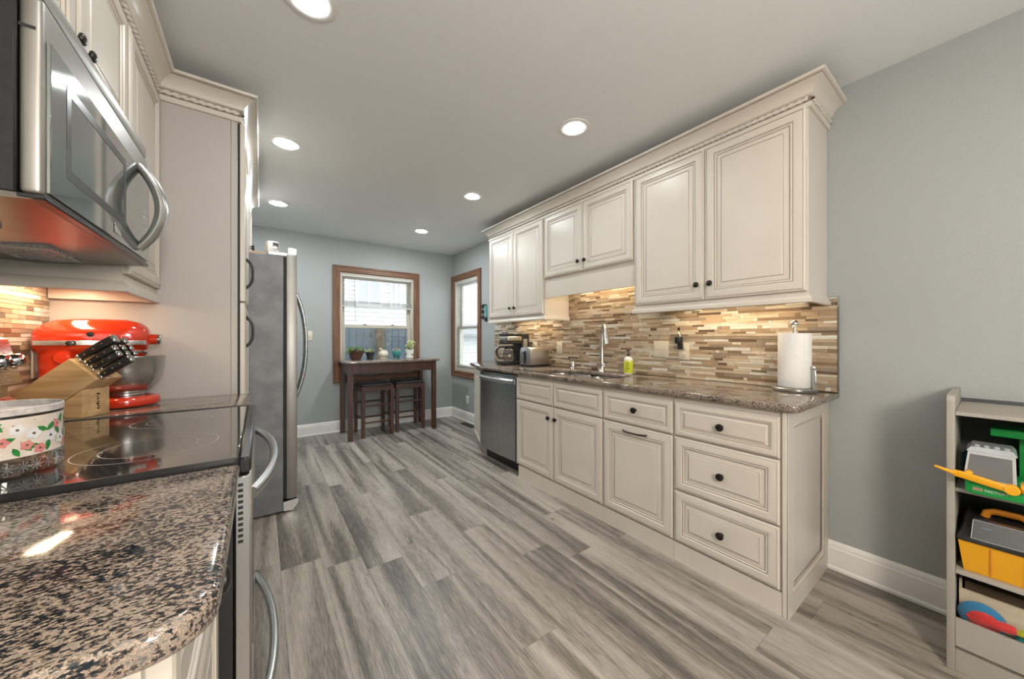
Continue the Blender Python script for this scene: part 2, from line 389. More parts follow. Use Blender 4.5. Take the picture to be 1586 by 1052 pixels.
# ------------------------------------------------------------------ cabinet fronts
RINGS = [(0, 0.0, 0), (0, 0.014, 0), (0.003, 0.0185, 0), (0.009, 0.0205, 0), (0.0115, 0.0185, 1), (0.014, 0.0205, 0), (0.030, 0.0225, 0), (0.046, 0.0205, 0),
         (0.0495, 0.0165, 0), (0.0515, 0.0145, 1), (0.0545, 0.0165, 0), (0.0585, 0.0165, 0), (0.0615, 0.0125, 0), (0.0645, 0.0115, 1), (0.070, 0.0115, 0),
         (0.086, 0.0165, 0), (0.0885, 0.0155, 1), (0.092, 0.0175, 0)]
def front_panel(name, O, U, N, w_, h_, parent, k=1.0, thick=1.0):
    """raised-panel door or drawer front; O = lower left corner of its back"""
    k = min(k, 0.46 * min(w_, h_) / RINGS[-1][0])
    V = []; F = []; m = []
    for ins, z, g in RINGS:
        i = ins * k; V += [(i, i, z * thick), (w_ - i, i, z * thick), (w_ - i, h_ - i, z * thick), (i, h_ - i, z * thick)]
    for j in range(len(RINGS) - 1):
        for a in range(4):
            b = (a + 1) % 4
            F.append((j * 4 + a, j * 4 + b, (j + 1) * 4 + b, (j + 1) * 4 + a)); m.append(RINGS[j + 1][2])
    L = (len(RINGS) - 1) * 4
    F.append((L, L + 1, L + 2, L + 3)); m.append(0); F.append((3, 2, 1, 0)); m.append(0)
    b = MB(); b.add(V, F, m, frame(O, U, N))
    return b.build(name, [MT['cream'], MT['glaze']], parent, angle=25)
def knob(P, N, parent, s=1.0):
    b = MB()
    pr = [(0.0085, 0), (0.0085, 0.0015), (0.0055, 0.004), (0.0048, 0.011), (0.0075, 0.0135), (0.0135, 0.016), (0.0162, 0.020), (0.0155, 0.024), (0.010, 0.0275), (0, 0.0285)]
    b.lathe([(r * s, h * s) for r, h in pr], P, N, 18)
    return b.build('knob', MT['bronze'], parent)
def arch_pull(P0, P1, N, parent, bow=0.027, r=0.0045, name='handle', m='bronze', flat=1.0):
    P0, P1, N = Vector(P0), Vector(P1), Vector(N); b = MB(); pts = []
    for i in range(17):
        t = i / 16; e = 1 - abs(2 * t - 1) ** 3.2
        pts.append(P0.lerp(P1, t) + N * (bow * e + 0.001))
    rr = [r * (1.35 - 0.35 * math.sin(PI * i / 16)) for i in range(17)]
    b.tube(pts, rr, 10, flat=flat)
    return b.build(name, MT[m], parent)

# =================================================================== THE SETTING
b = MB(); b.box(XL - 0.1, XR + 0.1, YF - 0.1, YB + 0.1, -0.1, 0); struct(b.build('floor', MT['floor']))
b = MB(); b.box(XL - 0.1, XR + 0.1, YF - 0.1, YB + 0.1, H, H + 0.1); struct(b.build('ceiling', MT['ceiling']))
b = MB(); b.box(XL - 0.1, XL, YF - 0.1, YB + 0.1, 0, H); struct(b.build('wall_left', MT['wall']))
FW = (-0.35, 2.05, 0.06, 2.10)      # added big window, unseen behind the camera, for extra daylight
b = MB(); b.box(XL - 0.1, FW[0], YF - 0.1, YF, 0, H); b.box(FW[1], XR + 0.1, YF - 0.1, YF, 0, H)
b.box(FW[0], FW[1], YF - 0.1, YF, 0, FW[2]); b.box(FW[0], FW[1], YF - 0.1, YF, FW[3], H); struct(b.build('wall_front', MT['wall']))
b = MB(); c3 = (FW[0] + FW[1]) / 2
for x0, x1, z0, z1 in ((FW[0], FW[0] + 0.06, FW[2], FW[3]), (FW[1] - 0.06, FW[1], FW[2], FW[3]), (c3 - 0.04, c3 + 0.04, FW[2], FW[3]), (FW[0] + 0.06, FW[1] - 0.06, FW[2], FW[2] + 0.08), (FW[0] + 0.06, FW[1] - 0.06, FW[3] - 0.06, FW[3])):
    b.box(x0, x1, YF - 0.07, YF - 0.02, z0, z1)
w3 = struct(b.build('fill_window', MT['white']))
b = MB(); b.box(FW[0] + 0.05, FW[1] - 0.05, YF - 0.048, YF - 0.044, FW[2] + 0.07, FW[3] - 0.05); b.build('pane', MT['glass'], w3)
# back wall with its window opening
BW = (0.815, 1.77, 0.70, 2.02)      # x0, x1, z0, z1
b = MB()
b.box(XL - 0.1, BW[0], YB, YB + 0.14, 0, H); b.box(BW[1], XR + 0.1, YB, YB + 0.14, 0, H)
b.box(BW[0], BW[1], YB, YB + 0.14, 0, BW[2]); b.box(BW[0], BW[1], YB, YB + 0.14, BW[3], H)
struct(b.build('wall_back', MT['wall']))
RW = (4.065, 4.765, 0.70, 2.03)     # y0, y1, z0, z1
b = MB()
b.box(XR, XR + 0.14, YF - 0.1, RW[0], 0, H); b.box(XR, XR + 0.14, RW[1], YB, 0, H)
b.box(XR, XR + 0.14, RW[0], RW[1], 0, RW[2]); b.box(XR, XR + 0.14, RW[0], RW[1], RW[3], H)
struct(b.build('wall_right', MT['wall']))
# baseboards
BBP = [(0, 0), (0.022, 0), (0.022, 0.012), (0.016, 0.020), (0.016, 0.108), (0.013, 0.113), (0.014, 0.124), (0.009, 0.136), (0.004, 0.141), (0, 0.142)]
b = MB(); b.sweep([(o, z) for o, z in BBP], [(XL, YB), (XR, YB)]); struct(b.build('baseboard_back', MT['white'], angle=30))
b = MB(); b.sweep(BBP, [(XR, YB), (XR, 3.30)]); b.sweep(BBP, [(XR, 0.505), (XR, YF)]); struct(b.build('baseboard_right', MT['white'], angle=30))
# window casings
def casing(name, corners, axis, depth=0.02, wdt=0.082):
    """picture-frame casing; corners = (a0, a1, z0, z1) of the opening"""
    a0, a1, z0, z1 = corners; b = MB()
    prof = [(0, 0), (0, 0.016), (0.004, 0.020), (0.018, 0.020), (0.024, 0.017), (0.058, 0.019), (0.066, 0.024), (wdt - 0.004, 0.024), (wdt, 0.020), (wdt, 0)]
    def P(a, z, o): return (a, YB - o, z) if axis == 'x' else (XR - o, a, z)
    ring = []
    for e, o in prof: ring.append([P(a0 - e, z0 - e, o), P(a1 + e, z0 - e, o), P(a1 + e, z1 + e, o), P(a0 - e, z1 + e, o)])
    V = [q for r_ in ring for q in r_]; F = []; m = []
    for j in range(len(prof) - 1):
        for c_ in range(4):
            d_ = (c_ + 1) % 4
            F.append((j * 4 + c_, j * 4 + d_, (j + 1) * 4 + d_, (j + 1) * 4 + c_)); m.append(1 if c_ in (0, 2) else 0)
    bm = bmesh.new(); bv = [bm.verts.new(q) for q in V]
    fs = [bm.faces.new([bv[i] for i in f]) for f in F]
    for f, mi in zip(fs, m): f.material_index = mi
    bmesh.ops.recalc_face_normals(bm, faces=bm.faces)
    V = [v.co.copy() for v in bm.verts]; bm.verts.index_update()
    F = [[v.index for v in f.verts] for f in bm.faces]; bm.free()
    b.add(V, F, m)
    mh = MT['oak_h'] if axis == 'x' else MT['oak_y']
    return struct(b.build(name, [MT['oak'], mh], angle=25))

casing('trim_1', BW, 'x'); casing('trim_2', RW, 'y')

def double_hung(name, corners, axis, meet, latch=True):
    a0, a1, z0, z1 = corners
    def bx(b, u0, u1, d0, d1, w0, w1, mi=0, bev=0.002):
        if axis == 'x': b.box(u0, u1, YB + d0, YB + d1, w0, w1, mi, bev)
        else: b.box(XR + d0, XR + d1, u0, u1, w0, w1, mi, bev)
    b = MB(); j = 0.028
    bx(b, a0, a0 + j, 0.0, 0.13, z0, z1); bx(b, a1 - j, a1, 0.0, 0.13, z0, z1); bx(b, a0 + j, a1 - j, 0.0, 0.13, z1 - j, z1); bx(b, a0 + j, a1 - j, -0.004, 0.13, z0, z0 + 0.05)
    fr = struct(b.build(name, MT['vinyl']))
    for nm, zz0, zz1, d in (('upper_sash', meet - 0.02, z1 - j, 0.085), ('lower_sash', z0 + 0.05, meet + 0.02, 0.045)):
        b = MB(); s = 0.042; A0, A1 = a0 + j, a1 - j
        bx(b, A0, A0 + s, d, d + 0.035, zz0, zz1); bx(b, A1 - s, A1, d, d + 0.035, zz0, zz1)
        bx(b, A0 + s, A1 - s, d, d + 0.035, zz0, zz0 + 0.04); bx(b, A0 + s, A1 - s, d, d + 0.035, zz1 - 0.04, zz1)
        sa = b.build(nm, MT['vinyl'], fr)
        b = MB(); bx(b, A0 + s - 0.004, A1 - s + 0.004, d + 0.015, d + 0.019, zz0 + 0.036, zz1 - 0.036, 0, 0)
        b.build('pane', MT['glass'], sa)
    if latch:
        for t in (0.32, 0.70):
            b = MB(); u = a0 + (a1 - a0) * t; bx(b, u - 0.025, u + 0.025, 0.038, 0.075, meet + 0.02, meet + 0.028, 0, 0.002); bx(b, u - 0.008, u + 0.016, 0.03, 0.06, meet + 0.028, meet + 0.037, 0, 0.002)
            b.build('sash_lock', MT['nickel'], fr)
        b = MB(); bx(b, a0 + j + 0.012, a1 - j - 0.012, 0.122, 0.124, z0 + 0.05, meet, 0, 0); b.build('insect_screen', MT['screen'], fr)
    return fr
double_hung('window_1', BW, 'x', 1.335); double_hung('window_2', RW, 'y', 1.335, latch=False)

def blind(label, corners, axis, z_bot, stack, pitch, tilt, wand):
    a0, a1, z0, z1 = corners
    loc = ((a0 + a1) / 2, YB + 0.02, z1) if axis == 'x' else (XR + 0.02, (a0 + a1) / 2, z1)
    t = root('window_blind', label, 'blind', loc)
    def bx(b, u0, u1, d0, d1, w0, w1, bev=0.0):
        if axis == 'x': b.box(u0, u1, YB + d0, YB + d1, w0, w1, 0, bev)
        else: b.box(XR + d0, XR + d1, u0, u1, w0, w1, 0, bev)
    e = 0.008
    b = MB(); bx(b, a0 + e, a1 - e, 0.004, 0.040, z1 - 0.045, z1 - 0.004, 0.004); b.build('head_rail', MT['blind'], t)
    b = MB(); z = z1 - 0.055
    zz = []
    while z > z_bot + stack + 0.012: zz.append((z, tilt)); z -= pitch
    k = 0
    while k * 0.0042 < stack: zz.append((z_bot + 0.016 + k * 0.0042, 0.05)); k += 1
    for z, tl in zz:
        hw = 0.0125; dz = hw * math.sin(tl); dd = hw * math.cos(tl); dc = 0.022
        for s0, s1, l0, l1 in ((-1, 0, 0, 0.0022), (0, 1, 0.0022, 0)):
            q = []
            for u, s_, l_ in ((a0 + e, s0, l0), (a1 - e, s0, l0), (a1 - e, s1, l1), (a0 + e, s1, l1)):
                d = dc + s_ * dd; zc = z + s_ * dz + l_
                q.append((u, YB + d, zc) if axis == 'x' else (XR + d, u, zc))
            o = len(b.v); lo = [(p[0], p[1], p[2] - 0.0006) for p in q]
            b.add(q + lo, [(0, 1, 2, 3), (7, 6, 5, 4), (0, 4, 5, 1), (2, 6, 7, 3), (1, 5, 6, 2), (3, 7, 4, 0)])
    b.build('slats', MT['blind'], t, angle=60)
    b = MB(); bx(b, a0 + e, a1 - e, 0.010, 0.034, z_bot, z_bot + 0.014, 0.003); b.build('bottom_rail', MT['blind'], t)
    for f in (0.14, 0.5, 0.86):
        b = MB(); u = a0 + (a1 - a0) * f
        for d in (0.008, 0.036): bx(b, u - 0.0008, u + 0.0008, d, d + 0.001, z_bot, z1 - 0.045)
        b.build('ladder_cord', MT['blind'], t)
    if wand:
        b = MB(); u, zl = wand
        p = (lambda z: (u, YB - 0.004, z)) if axis == 'x' else (lambda z: (XR - 0.004, u, z))
        b.tube([p(z1 - 0.05), p(zl)], 0.0035, 8); b.build('tilt_wand', MT['steel_dark'], t)
    return t
blind('white venetian blind pulled halfway up the window behind the bar table', BW, 'x', 1.585, 0.065, 0.0215, 0.15, (0.995, 1.40))
blind('white venetian blind fully lowered over the window on the right wall', RW, 'y', 0.765, 0.012, 0.0225, 0.06, None)

# mosaic backsplashes: individual strips set in grout, one mesh each
def mosaic(label, axis_x, sgn, y0, y1, z0, z1, extra=None):
    b = extra or MB(); t = 0.007
    xa, xb = (axis_x, axis_x + sgn * 0.005)
    b.box(xa, xb, y0, y1, z0, z1, 0)
    z = z0; rnd = random.Random(int(abs(axis_x) * 100))
    hs = [0.0165, 0.0165, 0.0125, 0.0165, 0.0205]
    while z < z1 - 0.004:
        hh = min(rnd.choice(hs), z1 - z); y = y0 - rnd.random() * 0.1
        while y < y1 - 0.003:
            L = rnd.choice([0.022, 0.05, 0.075, 0.10, 0.10, 0.125, 0.15, 0.15, 0.20])
            a, c_ = max(y, y0), min(y + L, y1)
            if c_ - a > 0.006:
                mi = 1 + rnd.choices(range(9), weights=[15, 13, 14, 9, 13, 7, 13, 9, 11])[0]
                g = 0.0009; X1 = axis_x + sgn * (t + rnd.random() * 0.0008)
                b.box(xb, X1, a + g, c_ - g, z + g, z + hh - g, mi)
            y += L
        z += hh
    return b
b = mosaic('', XR, -1, 0.468, 3.65, ZC + 0.001, 1.384); mosaic('', XR, -1, 1.4365, 2.3615, 1.3845, 1.698, b)
tag(b.build('tile_backsplash', [MT['grout']] + TILES, origin=(XR, 2.0, ZC), smooth=False), 'brown and cream mosaic strip backsplash behind the sink and paper towels', 'backsplash')
b = mosaic('', XL, 1, -0.3, 2.199, ZC + 0.001, 1.384)
tag(b.build('tile_backsplash', [MT['grout']] + TILES, origin=(XL, 1.0, ZC), smooth=False), 'lamplit tan mosaic strip backsplash behind the red stand mixer', 'backsplash')
b = MB(); b.box(XR - 0.010, XR, 0.462, 0.468, ZC + 0.001, 1.388); b.box(XR - 0.010, XR, 0.468, 0.503, 1.384, 1.388)
tag(b.build('edge_trim', MT['steel_dark'], origin=(XR, 0.465, ZC)), 'thin metal strip edging the near end of the mosaic backsplash', 'trim')

# =================================================================== RIGHT RUN
XF = 1.794          # face frame of the base cabinets
XU = 2.065          # face frame of the wall cabinets
NR, UR = (-1, 0, 0), (0, -1, 0)
def base_cab(name, label, y0, y1, solid_end=False):
    t = root(name, label, 'cabinet', (XR, (y0 + y1) / 2, 0))
    b = MB()
    b.box(XF, XR - 0.003, y0 + 0.0005, y1 - 0.0005, 0.10, 0.868, 0, 0.001)
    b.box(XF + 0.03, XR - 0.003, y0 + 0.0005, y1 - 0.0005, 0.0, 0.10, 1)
    return t, b
def rfront(kind, parent, ya, yb, z0, z1, k=1.0):
    return front_panel(kind, (XF, yb, z0), UR, NR, yb - ya, z1 - z0, parent, k)
# three-drawer cabinet with the panelled end
t, b = base_cab('base_cabinet', 'cream three-drawer base cabinet at the near end of the sink run', 0.5265, 0.999)
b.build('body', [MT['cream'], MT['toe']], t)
b = MB(); b.box(XF - 0.012, XF + 0.030, 0.527, 0.9985, 0, 0.098); b.build('toe_board', MT['cream'], t)
b = MB(); b.box(XF + 0.004, XR - 0.024, 0.5125, 0.526, 0.0, 0.868)
b.box(XF - 0.014, XF + 0.004, 0.5085, 0.526, 0.0, 0.868, 0, 0.002); pe = b.build('end_panel', MT['cream'], t)
# raised frame of the end panel
V = []; ew, eh = XR - 0.024 - (XF - 0.014), 0.868
for ins, z, g in [(0, 0, 0), (0, 0.004, 0), (0.055, 0.004, 0), (0.058, 0.001, 1), (0.062, 0.003, 0), (0.070, -0.001, 0), (0.074, -0.002, 1), (0.079, -0.002, 0)]:
    V.append(((ins, ins, z), g))
bb = MB(); VV = []; FF = []; mm = []
for (i, _, z), g in V: VV += [(i, i * 1.5, z), (ew - i, i * 1.5, z), (ew - i, eh - i * 1.1, z), (i, eh - i * 1.1, z)]
for j in range(len(V) - 1):
    for a in range(4):
        c_ = (a + 1) % 4; FF.append((j * 4 + a, j * 4 + c_, (j + 1) * 4 + c_, (j + 1) * 4 + a)); mm.append(V[j + 1][1])
bb.add(VV, FF, mm, frame((XF - 0.014, 0.5065, 0), (1, 0, 0), (0, -1, 0)))
bb.build('panel_moulding', [MT['cream'], MT['glaze_l']], pe, angle=25)
b = MB(); b.box(XR - 0.024, XR - 0.003, 0.503, 0.527, 0, 0.868, 0, 0.002); b.build('back_stile', MT['cream'], t)
for z0, z1, k in ((0.664, 0.840, 0.62), (0.380, 0.656, 0.86), (0.108, 0.372, 0.86)):
    d = rfront('drawer', t, 0.534, 0.996, z0, z1, k); knob((XF - 0.0175, 0.762, (z0 + z1) / 2), NR, d, 1.1)
# drawer over a tall pull-out
t, b = base_cab('base_cabinet', 'cream base cabinet with one knobbed drawer over a door with a bar pull', 1.0, 1.473)
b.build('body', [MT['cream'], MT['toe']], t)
b = MB(); b.box(XF - 0.012, XF + 0.030, 1.0005, 1.4725, 0, 0.098); b.build('toe_board', MT['cream'], t)
d = rfront('drawer', t, 1.006, 1.468, 0.664, 0.840, 0.62); knob((XF - 0.0175, 1.232, 0.755), NR, d, 1.1)
d = rfront('door', t, 1.006, 1.468, 0.108, 0.656)
arch_pull((XF - 0.02, 1.315, 0.622), (XF - 0.02, 1.155, 0.622), NR, d, 0.024, 0.004)
# sink base
t, b = base_cab('base_cabinet', 'wide cream sink base cabinet with two doors under two false drawer fronts', 1.474, 2.404)
b2 = MB(); b2.box(XF, XR - 0.003, 1.4745, 2.4035, 0.10, 0.60, 0, 0.001); b2.box(XF, XF + 0.02, 1.4745, 2.4035, 0.60, 0.868, 0)
b2.box(XF + 0.02, XR - 0.003, 1.4745, 1.488, 0.60, 0.868, 0); b2.box(XF + 0.02, XR - 0.003, 2.390, 2.4035, 0.60, 0.868, 0)
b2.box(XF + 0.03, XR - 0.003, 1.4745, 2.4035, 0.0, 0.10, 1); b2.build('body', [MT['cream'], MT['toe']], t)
b = MB(); b.box(XF - 0.012, XF + 0.030, 1.4745, 2.375, 0, 0.098); b.build('toe_board', MT['cream'], t)
for ya, yb in ((1.478, 1.937), (1.942, 2.400)):
    rfront('false_drawer', t, ya, yb, 0.664, 0.840, 0.62)
    d = rfront('door', t, ya, yb, 0.108, 0.656)
    knob((XF - 0.019, yb - 0.035 if ya < 1.9 else ya + 0.035, 0.572), NR, d)
# angled end cabinet beyond the dishwasher
PA, PB = Vector((1.798, 3.004)), Vector((1.995, 3.47))
t = root('angled_cabinet', 'narrow angled cream cabinet beyond the dishwasher at the far end', 'cabinet', (2.2, 3.3, 0))
b = MB(); b.prism([(XR - 0.003, 3.003), (XR - 0.003, 3.60), (2.10, 3.60), tuple(PB), tuple(PA)], 0.10, 0.868); b.prism([(XR - 0.003, 3.003), (XR - 0.003, 3.58), (2.13, 3.58), (2.04, 3.46), (1.87, 3.003)], 0.0, 0.10)
b.build('body', MT['cream'], t)
dv = (PB - PA).normalized(); nv = Vector((-dv.y, dv.x)); w_ = (PB - PA).length
front_panel('door', (PB.x, PB.y, 0.108), (-dv.x, -dv.y, 0), (nv.x, nv.y, 0), w_ - 0.004, 0.735, t, 0.8)
# dishwasher
t = root('dishwasher', 'stainless dishwasher with a curved bar handle between cream cabinets', 'dishwasher', (XR, 2.70, 0))
b = MB(); b.box(XF + 0.005, XR - 0.01, 2.407, 2.998, 0.10, 0.866); b.build('tub', MT['black_matte'], t)
b = MB(); prof = []
for i in range(13):
    a = i / 12; prof.append((2.410 + 0.585 * a, XF - 0.022 - 0.014 * math.sin(PI * a)))
poly = [(XF + 0.004, 2.410)] + [(x, y) for y, x in prof] + [(XF + 0.004, 2.995)]
b.prism(poly[::-1], 0.118, 0.858); dd = b.build('door', MT['steel_dark'], t, angle=30)
b = MB(); pts = [(XF - 0.030 - 0.040 * (1 - abs(2 * i / 16 - 1) ** 2.5), 2.425 + 0.555 * i / 16, 0.800) for i in range(17)]
b.tube(pts, 0.014, 12, flat=1.5, up=(1, 0, 0)); b.build('handle', MT['steel'], dd)
b = MB(); b.box(XF + 0.055, XR - 0.05, 2.41, 2.995, 0.0, 0.10); b.build('kick_plate', MT['black'], t)

# sink cut-out worktop (one mesh, hole by bridging) ----------------------
def rounded(x0, x1, y0, y1, r, n=6):
    p = []
    for cx, cy, a0 in ((x1 - r, y1 - r, 0), (x0 + r, y1 - r, 90), (x0 + r, y0 + r, 180), (x1 - r, y0 + r, 270)):
        for i in range(n + 1):
            a = R(a0 + 90 * i / n); p.append((cx + r * math.cos(a), cy + r * math.sin(a)))
    return p
def slab(outer, hole, z0, z1, bev=0.008):
    bm = bmesh.new()
    es = []
    for loop in [outer] + ([hole] if hole else []):
        vs_ = [bm.verts.new((x, y, z1)) for x, y in loop]
        es += [bm.edges.new((vs_[i], vs_[(i + 1) % len(vs_)])) for i in range(len(vs_))]
    bmesh.ops.triangle_fill(bm, edges=es, use_beauty=True, normal=(0, 0, 1))
    g = bmesh.ops.extrude_face_region(bm, geom=list(bm.faces))
    for e in g['geom']:
        if isinstance(e, bmesh.types.BMVert): e.co.z = z0
    bmesh.ops.recalc_face_normals(bm, faces=bm.faces)
    sharp = [e for e in bm.edges if len(e.link_faces) == 2 and e.calc_face_angle(0) > R(60) and abs(e.verts[0].co.z - z1) < 1e-5 and abs(e.verts[1].co.z - z1) < 1e-5]
    sharp += [e for e in bm.edges if len(e.link_faces) == 2 and e.calc_face_angle(0) > R(60) and abs(e.verts[0].co.z - z0) < 1e-5 and abs(e.verts[1].co.z - z0) < 1e-5]
    if bev: bmesh.ops.bevel(bm, geom=sharp, offset=bev, segments=3, affect='EDGES', profile=0.5)
    return bm
SX0, SX1, SY0, SY1 = 1.862, 2.225, 1.525, 2.285
hole = rounded(SX0, SX1, SY0, SY1, 0.11, 8)
outer = [(XR - 0.001, 0.4623), (XR - 0.001, 3.66), (2.16, 3.66), (1.945, 3.52), (1.752, 2.965)] + \
        [(1.752 + 0.03 * (1 - math.cos(R(a))), 0.4623 + 0.03 * (1 - math.sin(R(a)))) for a in (0, 30, 60, 90)]
b = MB(); b.bm(slab(outer, hole, 0.869, ZC))
tag(b.build('worktop', MT['granite'], origin=(XR, 2.06, 0.869)), 'long speckled brown granite worktop with the sink set into it', 'worktop')
# sink
t = root('sink', 'undermounted stainless double bowl sink in the granite worktop', 'sink', (2.04, 1.905, 0.66))
b = MB()
for y0, y1 in ((SY0 - 0.004, 1.895), (1.915, SY1 + 0.004)):
    r0 = rounded(SX0 - 0.004, SX1 + 0.004, y0, y1, 0.085, 6); k = len(r0); V = []; F = []
    for z, ins in ((0.8685, 0.0), (0.72, 0.006), (0.69, 0.02), (0.682, 0.05)):
        cx, cy = (SX0 + SX1) / 2, (y0 + y1) / 2
        for x, y in r0: V.append((cx + (x - cx) * (1 - ins * 5), cy + (y - cy) * (1 - ins * 5), z))
    for j in range(3):
        for i in range(k): F.append((j * k + (i + 1) % k, j * k + i, (j + 1) * k + i, (j + 1) * k + (i + 1) % k))
    F.append(tuple(range(3 * k, 4 * k))); b.add(V, F)
b.box(SX0 + 0.06, SX1 - 0.06, 1.893, 1.917, 0.70, 0.866, 0, 0.006)
b.build('bowls', MT['steel_h'], t)
for y in (1.72, 2.09):
    b = MB(); b.lathe([(0.0, 0.684), (0.03, 0.684), (0.042, 0.687), (0.045, 0.684)], (2.04, y, 0), seg=18); b.build('drain', MT['chrome'], t)
# faucet
t = root('faucet', 'tall brushed nickel pull-down faucet behind the sink', 'faucet', (2.272, 1.89, ZC))
b = MB(); b.lathe([(0.028, 0), (0.028, 0.006), (0.025, 0.010), (0.0215, 0.03), (0.0195, 0.08), (0.017, 0.15), (0.0155, 0.19)], (2.272, 1.89, ZC + 0.001), seg=18)
b.build('body', MT['nickel'], t)
fd = Vector((-0.60, -0.80, 0)); fb = Vector((2.272, 1.89, ZC))
b = MB(); pts = []
for i in range(15):
    a = PI * (1 - i / 14 * 0.93); rr = 0.072
    pts.append(fb + fd * (rr + rr * math.cos(a)) + Vector((0, 0, 0.305 + 1.05 * rr * math.sin(a))))
pts = [fb + Vector((0, 0, 0.18)), fb + Vector((0, 0, 0.25))] + pts
b.tube(pts, [0.0145] * 2 + [0.0135] * 15, 14); sp_ = b.build('spout', MT['nickel'], t)
b = MB(); e = pts[-1]; dn = (pts[-1] - pts[-2]).normalized()
b.tube([e, e + dn * 0.02, e + dn * 0.06, e + dn * 0.10], [0.0145, 0.0165, 0.0195, 0.021], 14); b.build('spray_head', MT['nickel'], sp_)
b = MB(); c_ = fb + Vector((0, 0, 0.055)); b.tube([c_, c_ + Vector((-0.03, -0.045, 0.006))], [0.016, 0.013], 12)
b.tube([c_ + Vector((-0.03, -0.045, 0.006)), c_ + Vector((-0.05, -0.085, 0.012)), c_ + Vector((-0.066, -0.125, 0.02))], [0.0075, 0.006, 0.005], 10); b.build('lever', MT['nickel'], t)
# air gap cap
b = MB(); b.lathe([(0.024, 0), (0.024, 0.004), (0.0195, 0.008), (0.0195, 0.060), (0.016, 0.066), (0, 0.067)], (2.305, 2.25, ZC + 0.001), seg=18)
tag(b.build('air_gap_cap', MT['chrome'], origin=(2.305, 2.25, ZC)), 'short chrome air gap cap standing left of the faucet', 'cap')
# soap
t = root('soap_bottle', 'clear pump bottle of yellow dish soap right of the faucet', 'bottle', (2.295, 1.652, ZC))
MT['soap'] = mat('yellow_soap_label', (0.62, 0.66, 0.03), 0.3, var=(14, (0.55, 0.6, 0.03), 1))
MT['soap_dark'] = mat('green_label_print', (0.20, 0.24, 0.02), 0.4, var=(10, (0.16, 0.2, 0.02), 1))
b = MB(); sc_ = (2.295, 1.652, ZC + 0.001)
b.lathe([(0.0, 0), (0.031, 0), (0.033, 0.004), (0.033, 0.104), (0.031, 0.118), (0.022, 0.130), (0.012, 0.134), (0.012, 0.140), (0, 0.14)], sc_, seg=22)
bo = b.build('bottle', MT['plastic_w'], t)
b = MB(); b.lathe([(0.0334, 0.010), (0.0338, 0.012), (0.0338, 0.100), (0.0334, 0.102)], sc_, seg=22); lb = b.build('label', MT['soap'], t)
b = MB()
nd = Vector((-0.80, -0.60, 0)); uu = Vector((0.60, -0.80, 0))
for i, (wd, zz) in enumerate(((0.022, 0.084), (0.026, 0.072), (0.018, 0.058), (0.030, 0.046), (0.026, 0.036))):
    bmx = frame(Vector(sc_) + nd * 0.0315 + Vector((0, 0, zz)) - uu * 0.004, uu, nd); b.box(-wd / 2, wd / 2, 0, 0.005, 0, 0.0030, 0, 0, bmx)
b.build('label_print', MT['soap_dark'], lb)
b = MB(); b.lathe([(0.0135, 0.138), (0.0135, 0.152), (0.008, 0.156), (0.005, 0.158), (0.005, 0.176), (0.009, 0.178), (0.009, 0.186), (0, 0.187)], sc_, seg=16)
b.tube([Vector(sc_) + Vector((0, 0, 0.182)), Vector(sc_) + Vector((-0.03, -0.005, 0.182)), Vector(sc_) + Vector((-0.036, -0.006, 0.176))], 0.0045, 8); b.build('pump', MT['black'], t)
# paper towel holder and roll
PT = Vector((2.262, 0.615, ZC))
t = root('paper_towel_holder', 'round based steel paper towel holder on the near end of the worktop', 'holder', PT)
b = MB(); b.lathe([(0.0, 0.001), (0.094, 0.001), (0.096, 0.004), (0.096, 0.016), (0.092, 0.020), (0.0, 0.021)], PT, seg=40); b.build('base', MT['steel'], t)
b = MB(); b.lathe([(0.007, 0.02), (0.007, 0.33), (0.011, 0.334), (0.0165, 0.343), (0.018, 0.352), (0.0145, 0.363), (0.006, 0.369), (0, 0.37)], PT, seg=18); b.build('post', MT['chrome'], t)
ap = PT + Vector((-0.014, -0.082, 0)); b = MB(); b.lathe([(0.006, 0.02), (0.006, 0.115), (0.0085, 0.118), (0.0095, 0.126), (0.007, 0.133), (0, 0.135)], ap, seg=14)
ap2 = PT + Vector((0.012, -0.081, 0)); b.lathe([(0.005, 0.02), (0.005, 0.115), (0.003, 0.12), (0, 0.121)], ap2, seg=14)
b.build('tension_arm', MT['chrome'], t)
b = MB(); b.lathe([(0.020, 0.0), (0.0685, 0.0), (0.070, 0.002), (0.070, 0.277), (0.0685, 0.279), (0.020, 0.279), (0.020, 0.0)], PT + Vector((0, 0, 0.0215)), seg=48)
tg = b.build('paper_towel_roll', MT['paper'], origin=PT + Vector((0, 0, 0.0215))); tag(tg, 'full white paper towel roll standing on the steel holder', 'paper towel')
# toaster
TO = (2.09, 2.60)
t = root('toaster', 'brushed steel two-slice toaster beside the coffee maker', 'toaster', (2.20, 2.685, ZC))
b = MB(); poly = [(2.600, 0.018), (2.770, 0.018), (2.772, 0.10), (2.766, 0.155), (2.752, 0.180), (2.728, 0.190), (2.642, 0.190), (2.618, 0.180), (2.604, 0.155), (2.598, 0.10)]
b.prism([(y, z + ZC) for y, z in poly], 2.105, 2.325, 'yz', bev=0.006); b.build('shell', MT['steel_plain'], t, angle=40)
b = MB(); b.prism([(y + (0.0 if y > 2.68 else 0.0), z + ZC) for y, z in poly], 2.092, 2.1045, 'yz', bev=0.005); fa = b.build('end_cap', MT['steel'], t)
b = MB(); b.box(2.0905, 2.0925, 2.665, 2.705, ZC + 0.05, ZC + 0.150, 0, 0.0005); b.box(2.070, 2.092, 2.668, 2.702, ZC + 0.125, ZC + 0.140, 0, 0.003); b.build('lever', MT['black'], t)
b = MB(); b.lathe([(0.014, 0), (0.013, 0.010), (0.0, 0.012)], (2.092, 2.685, ZC + 0.040), (-1, 0, 0), 16); b.build('dial', MT['black'], t)
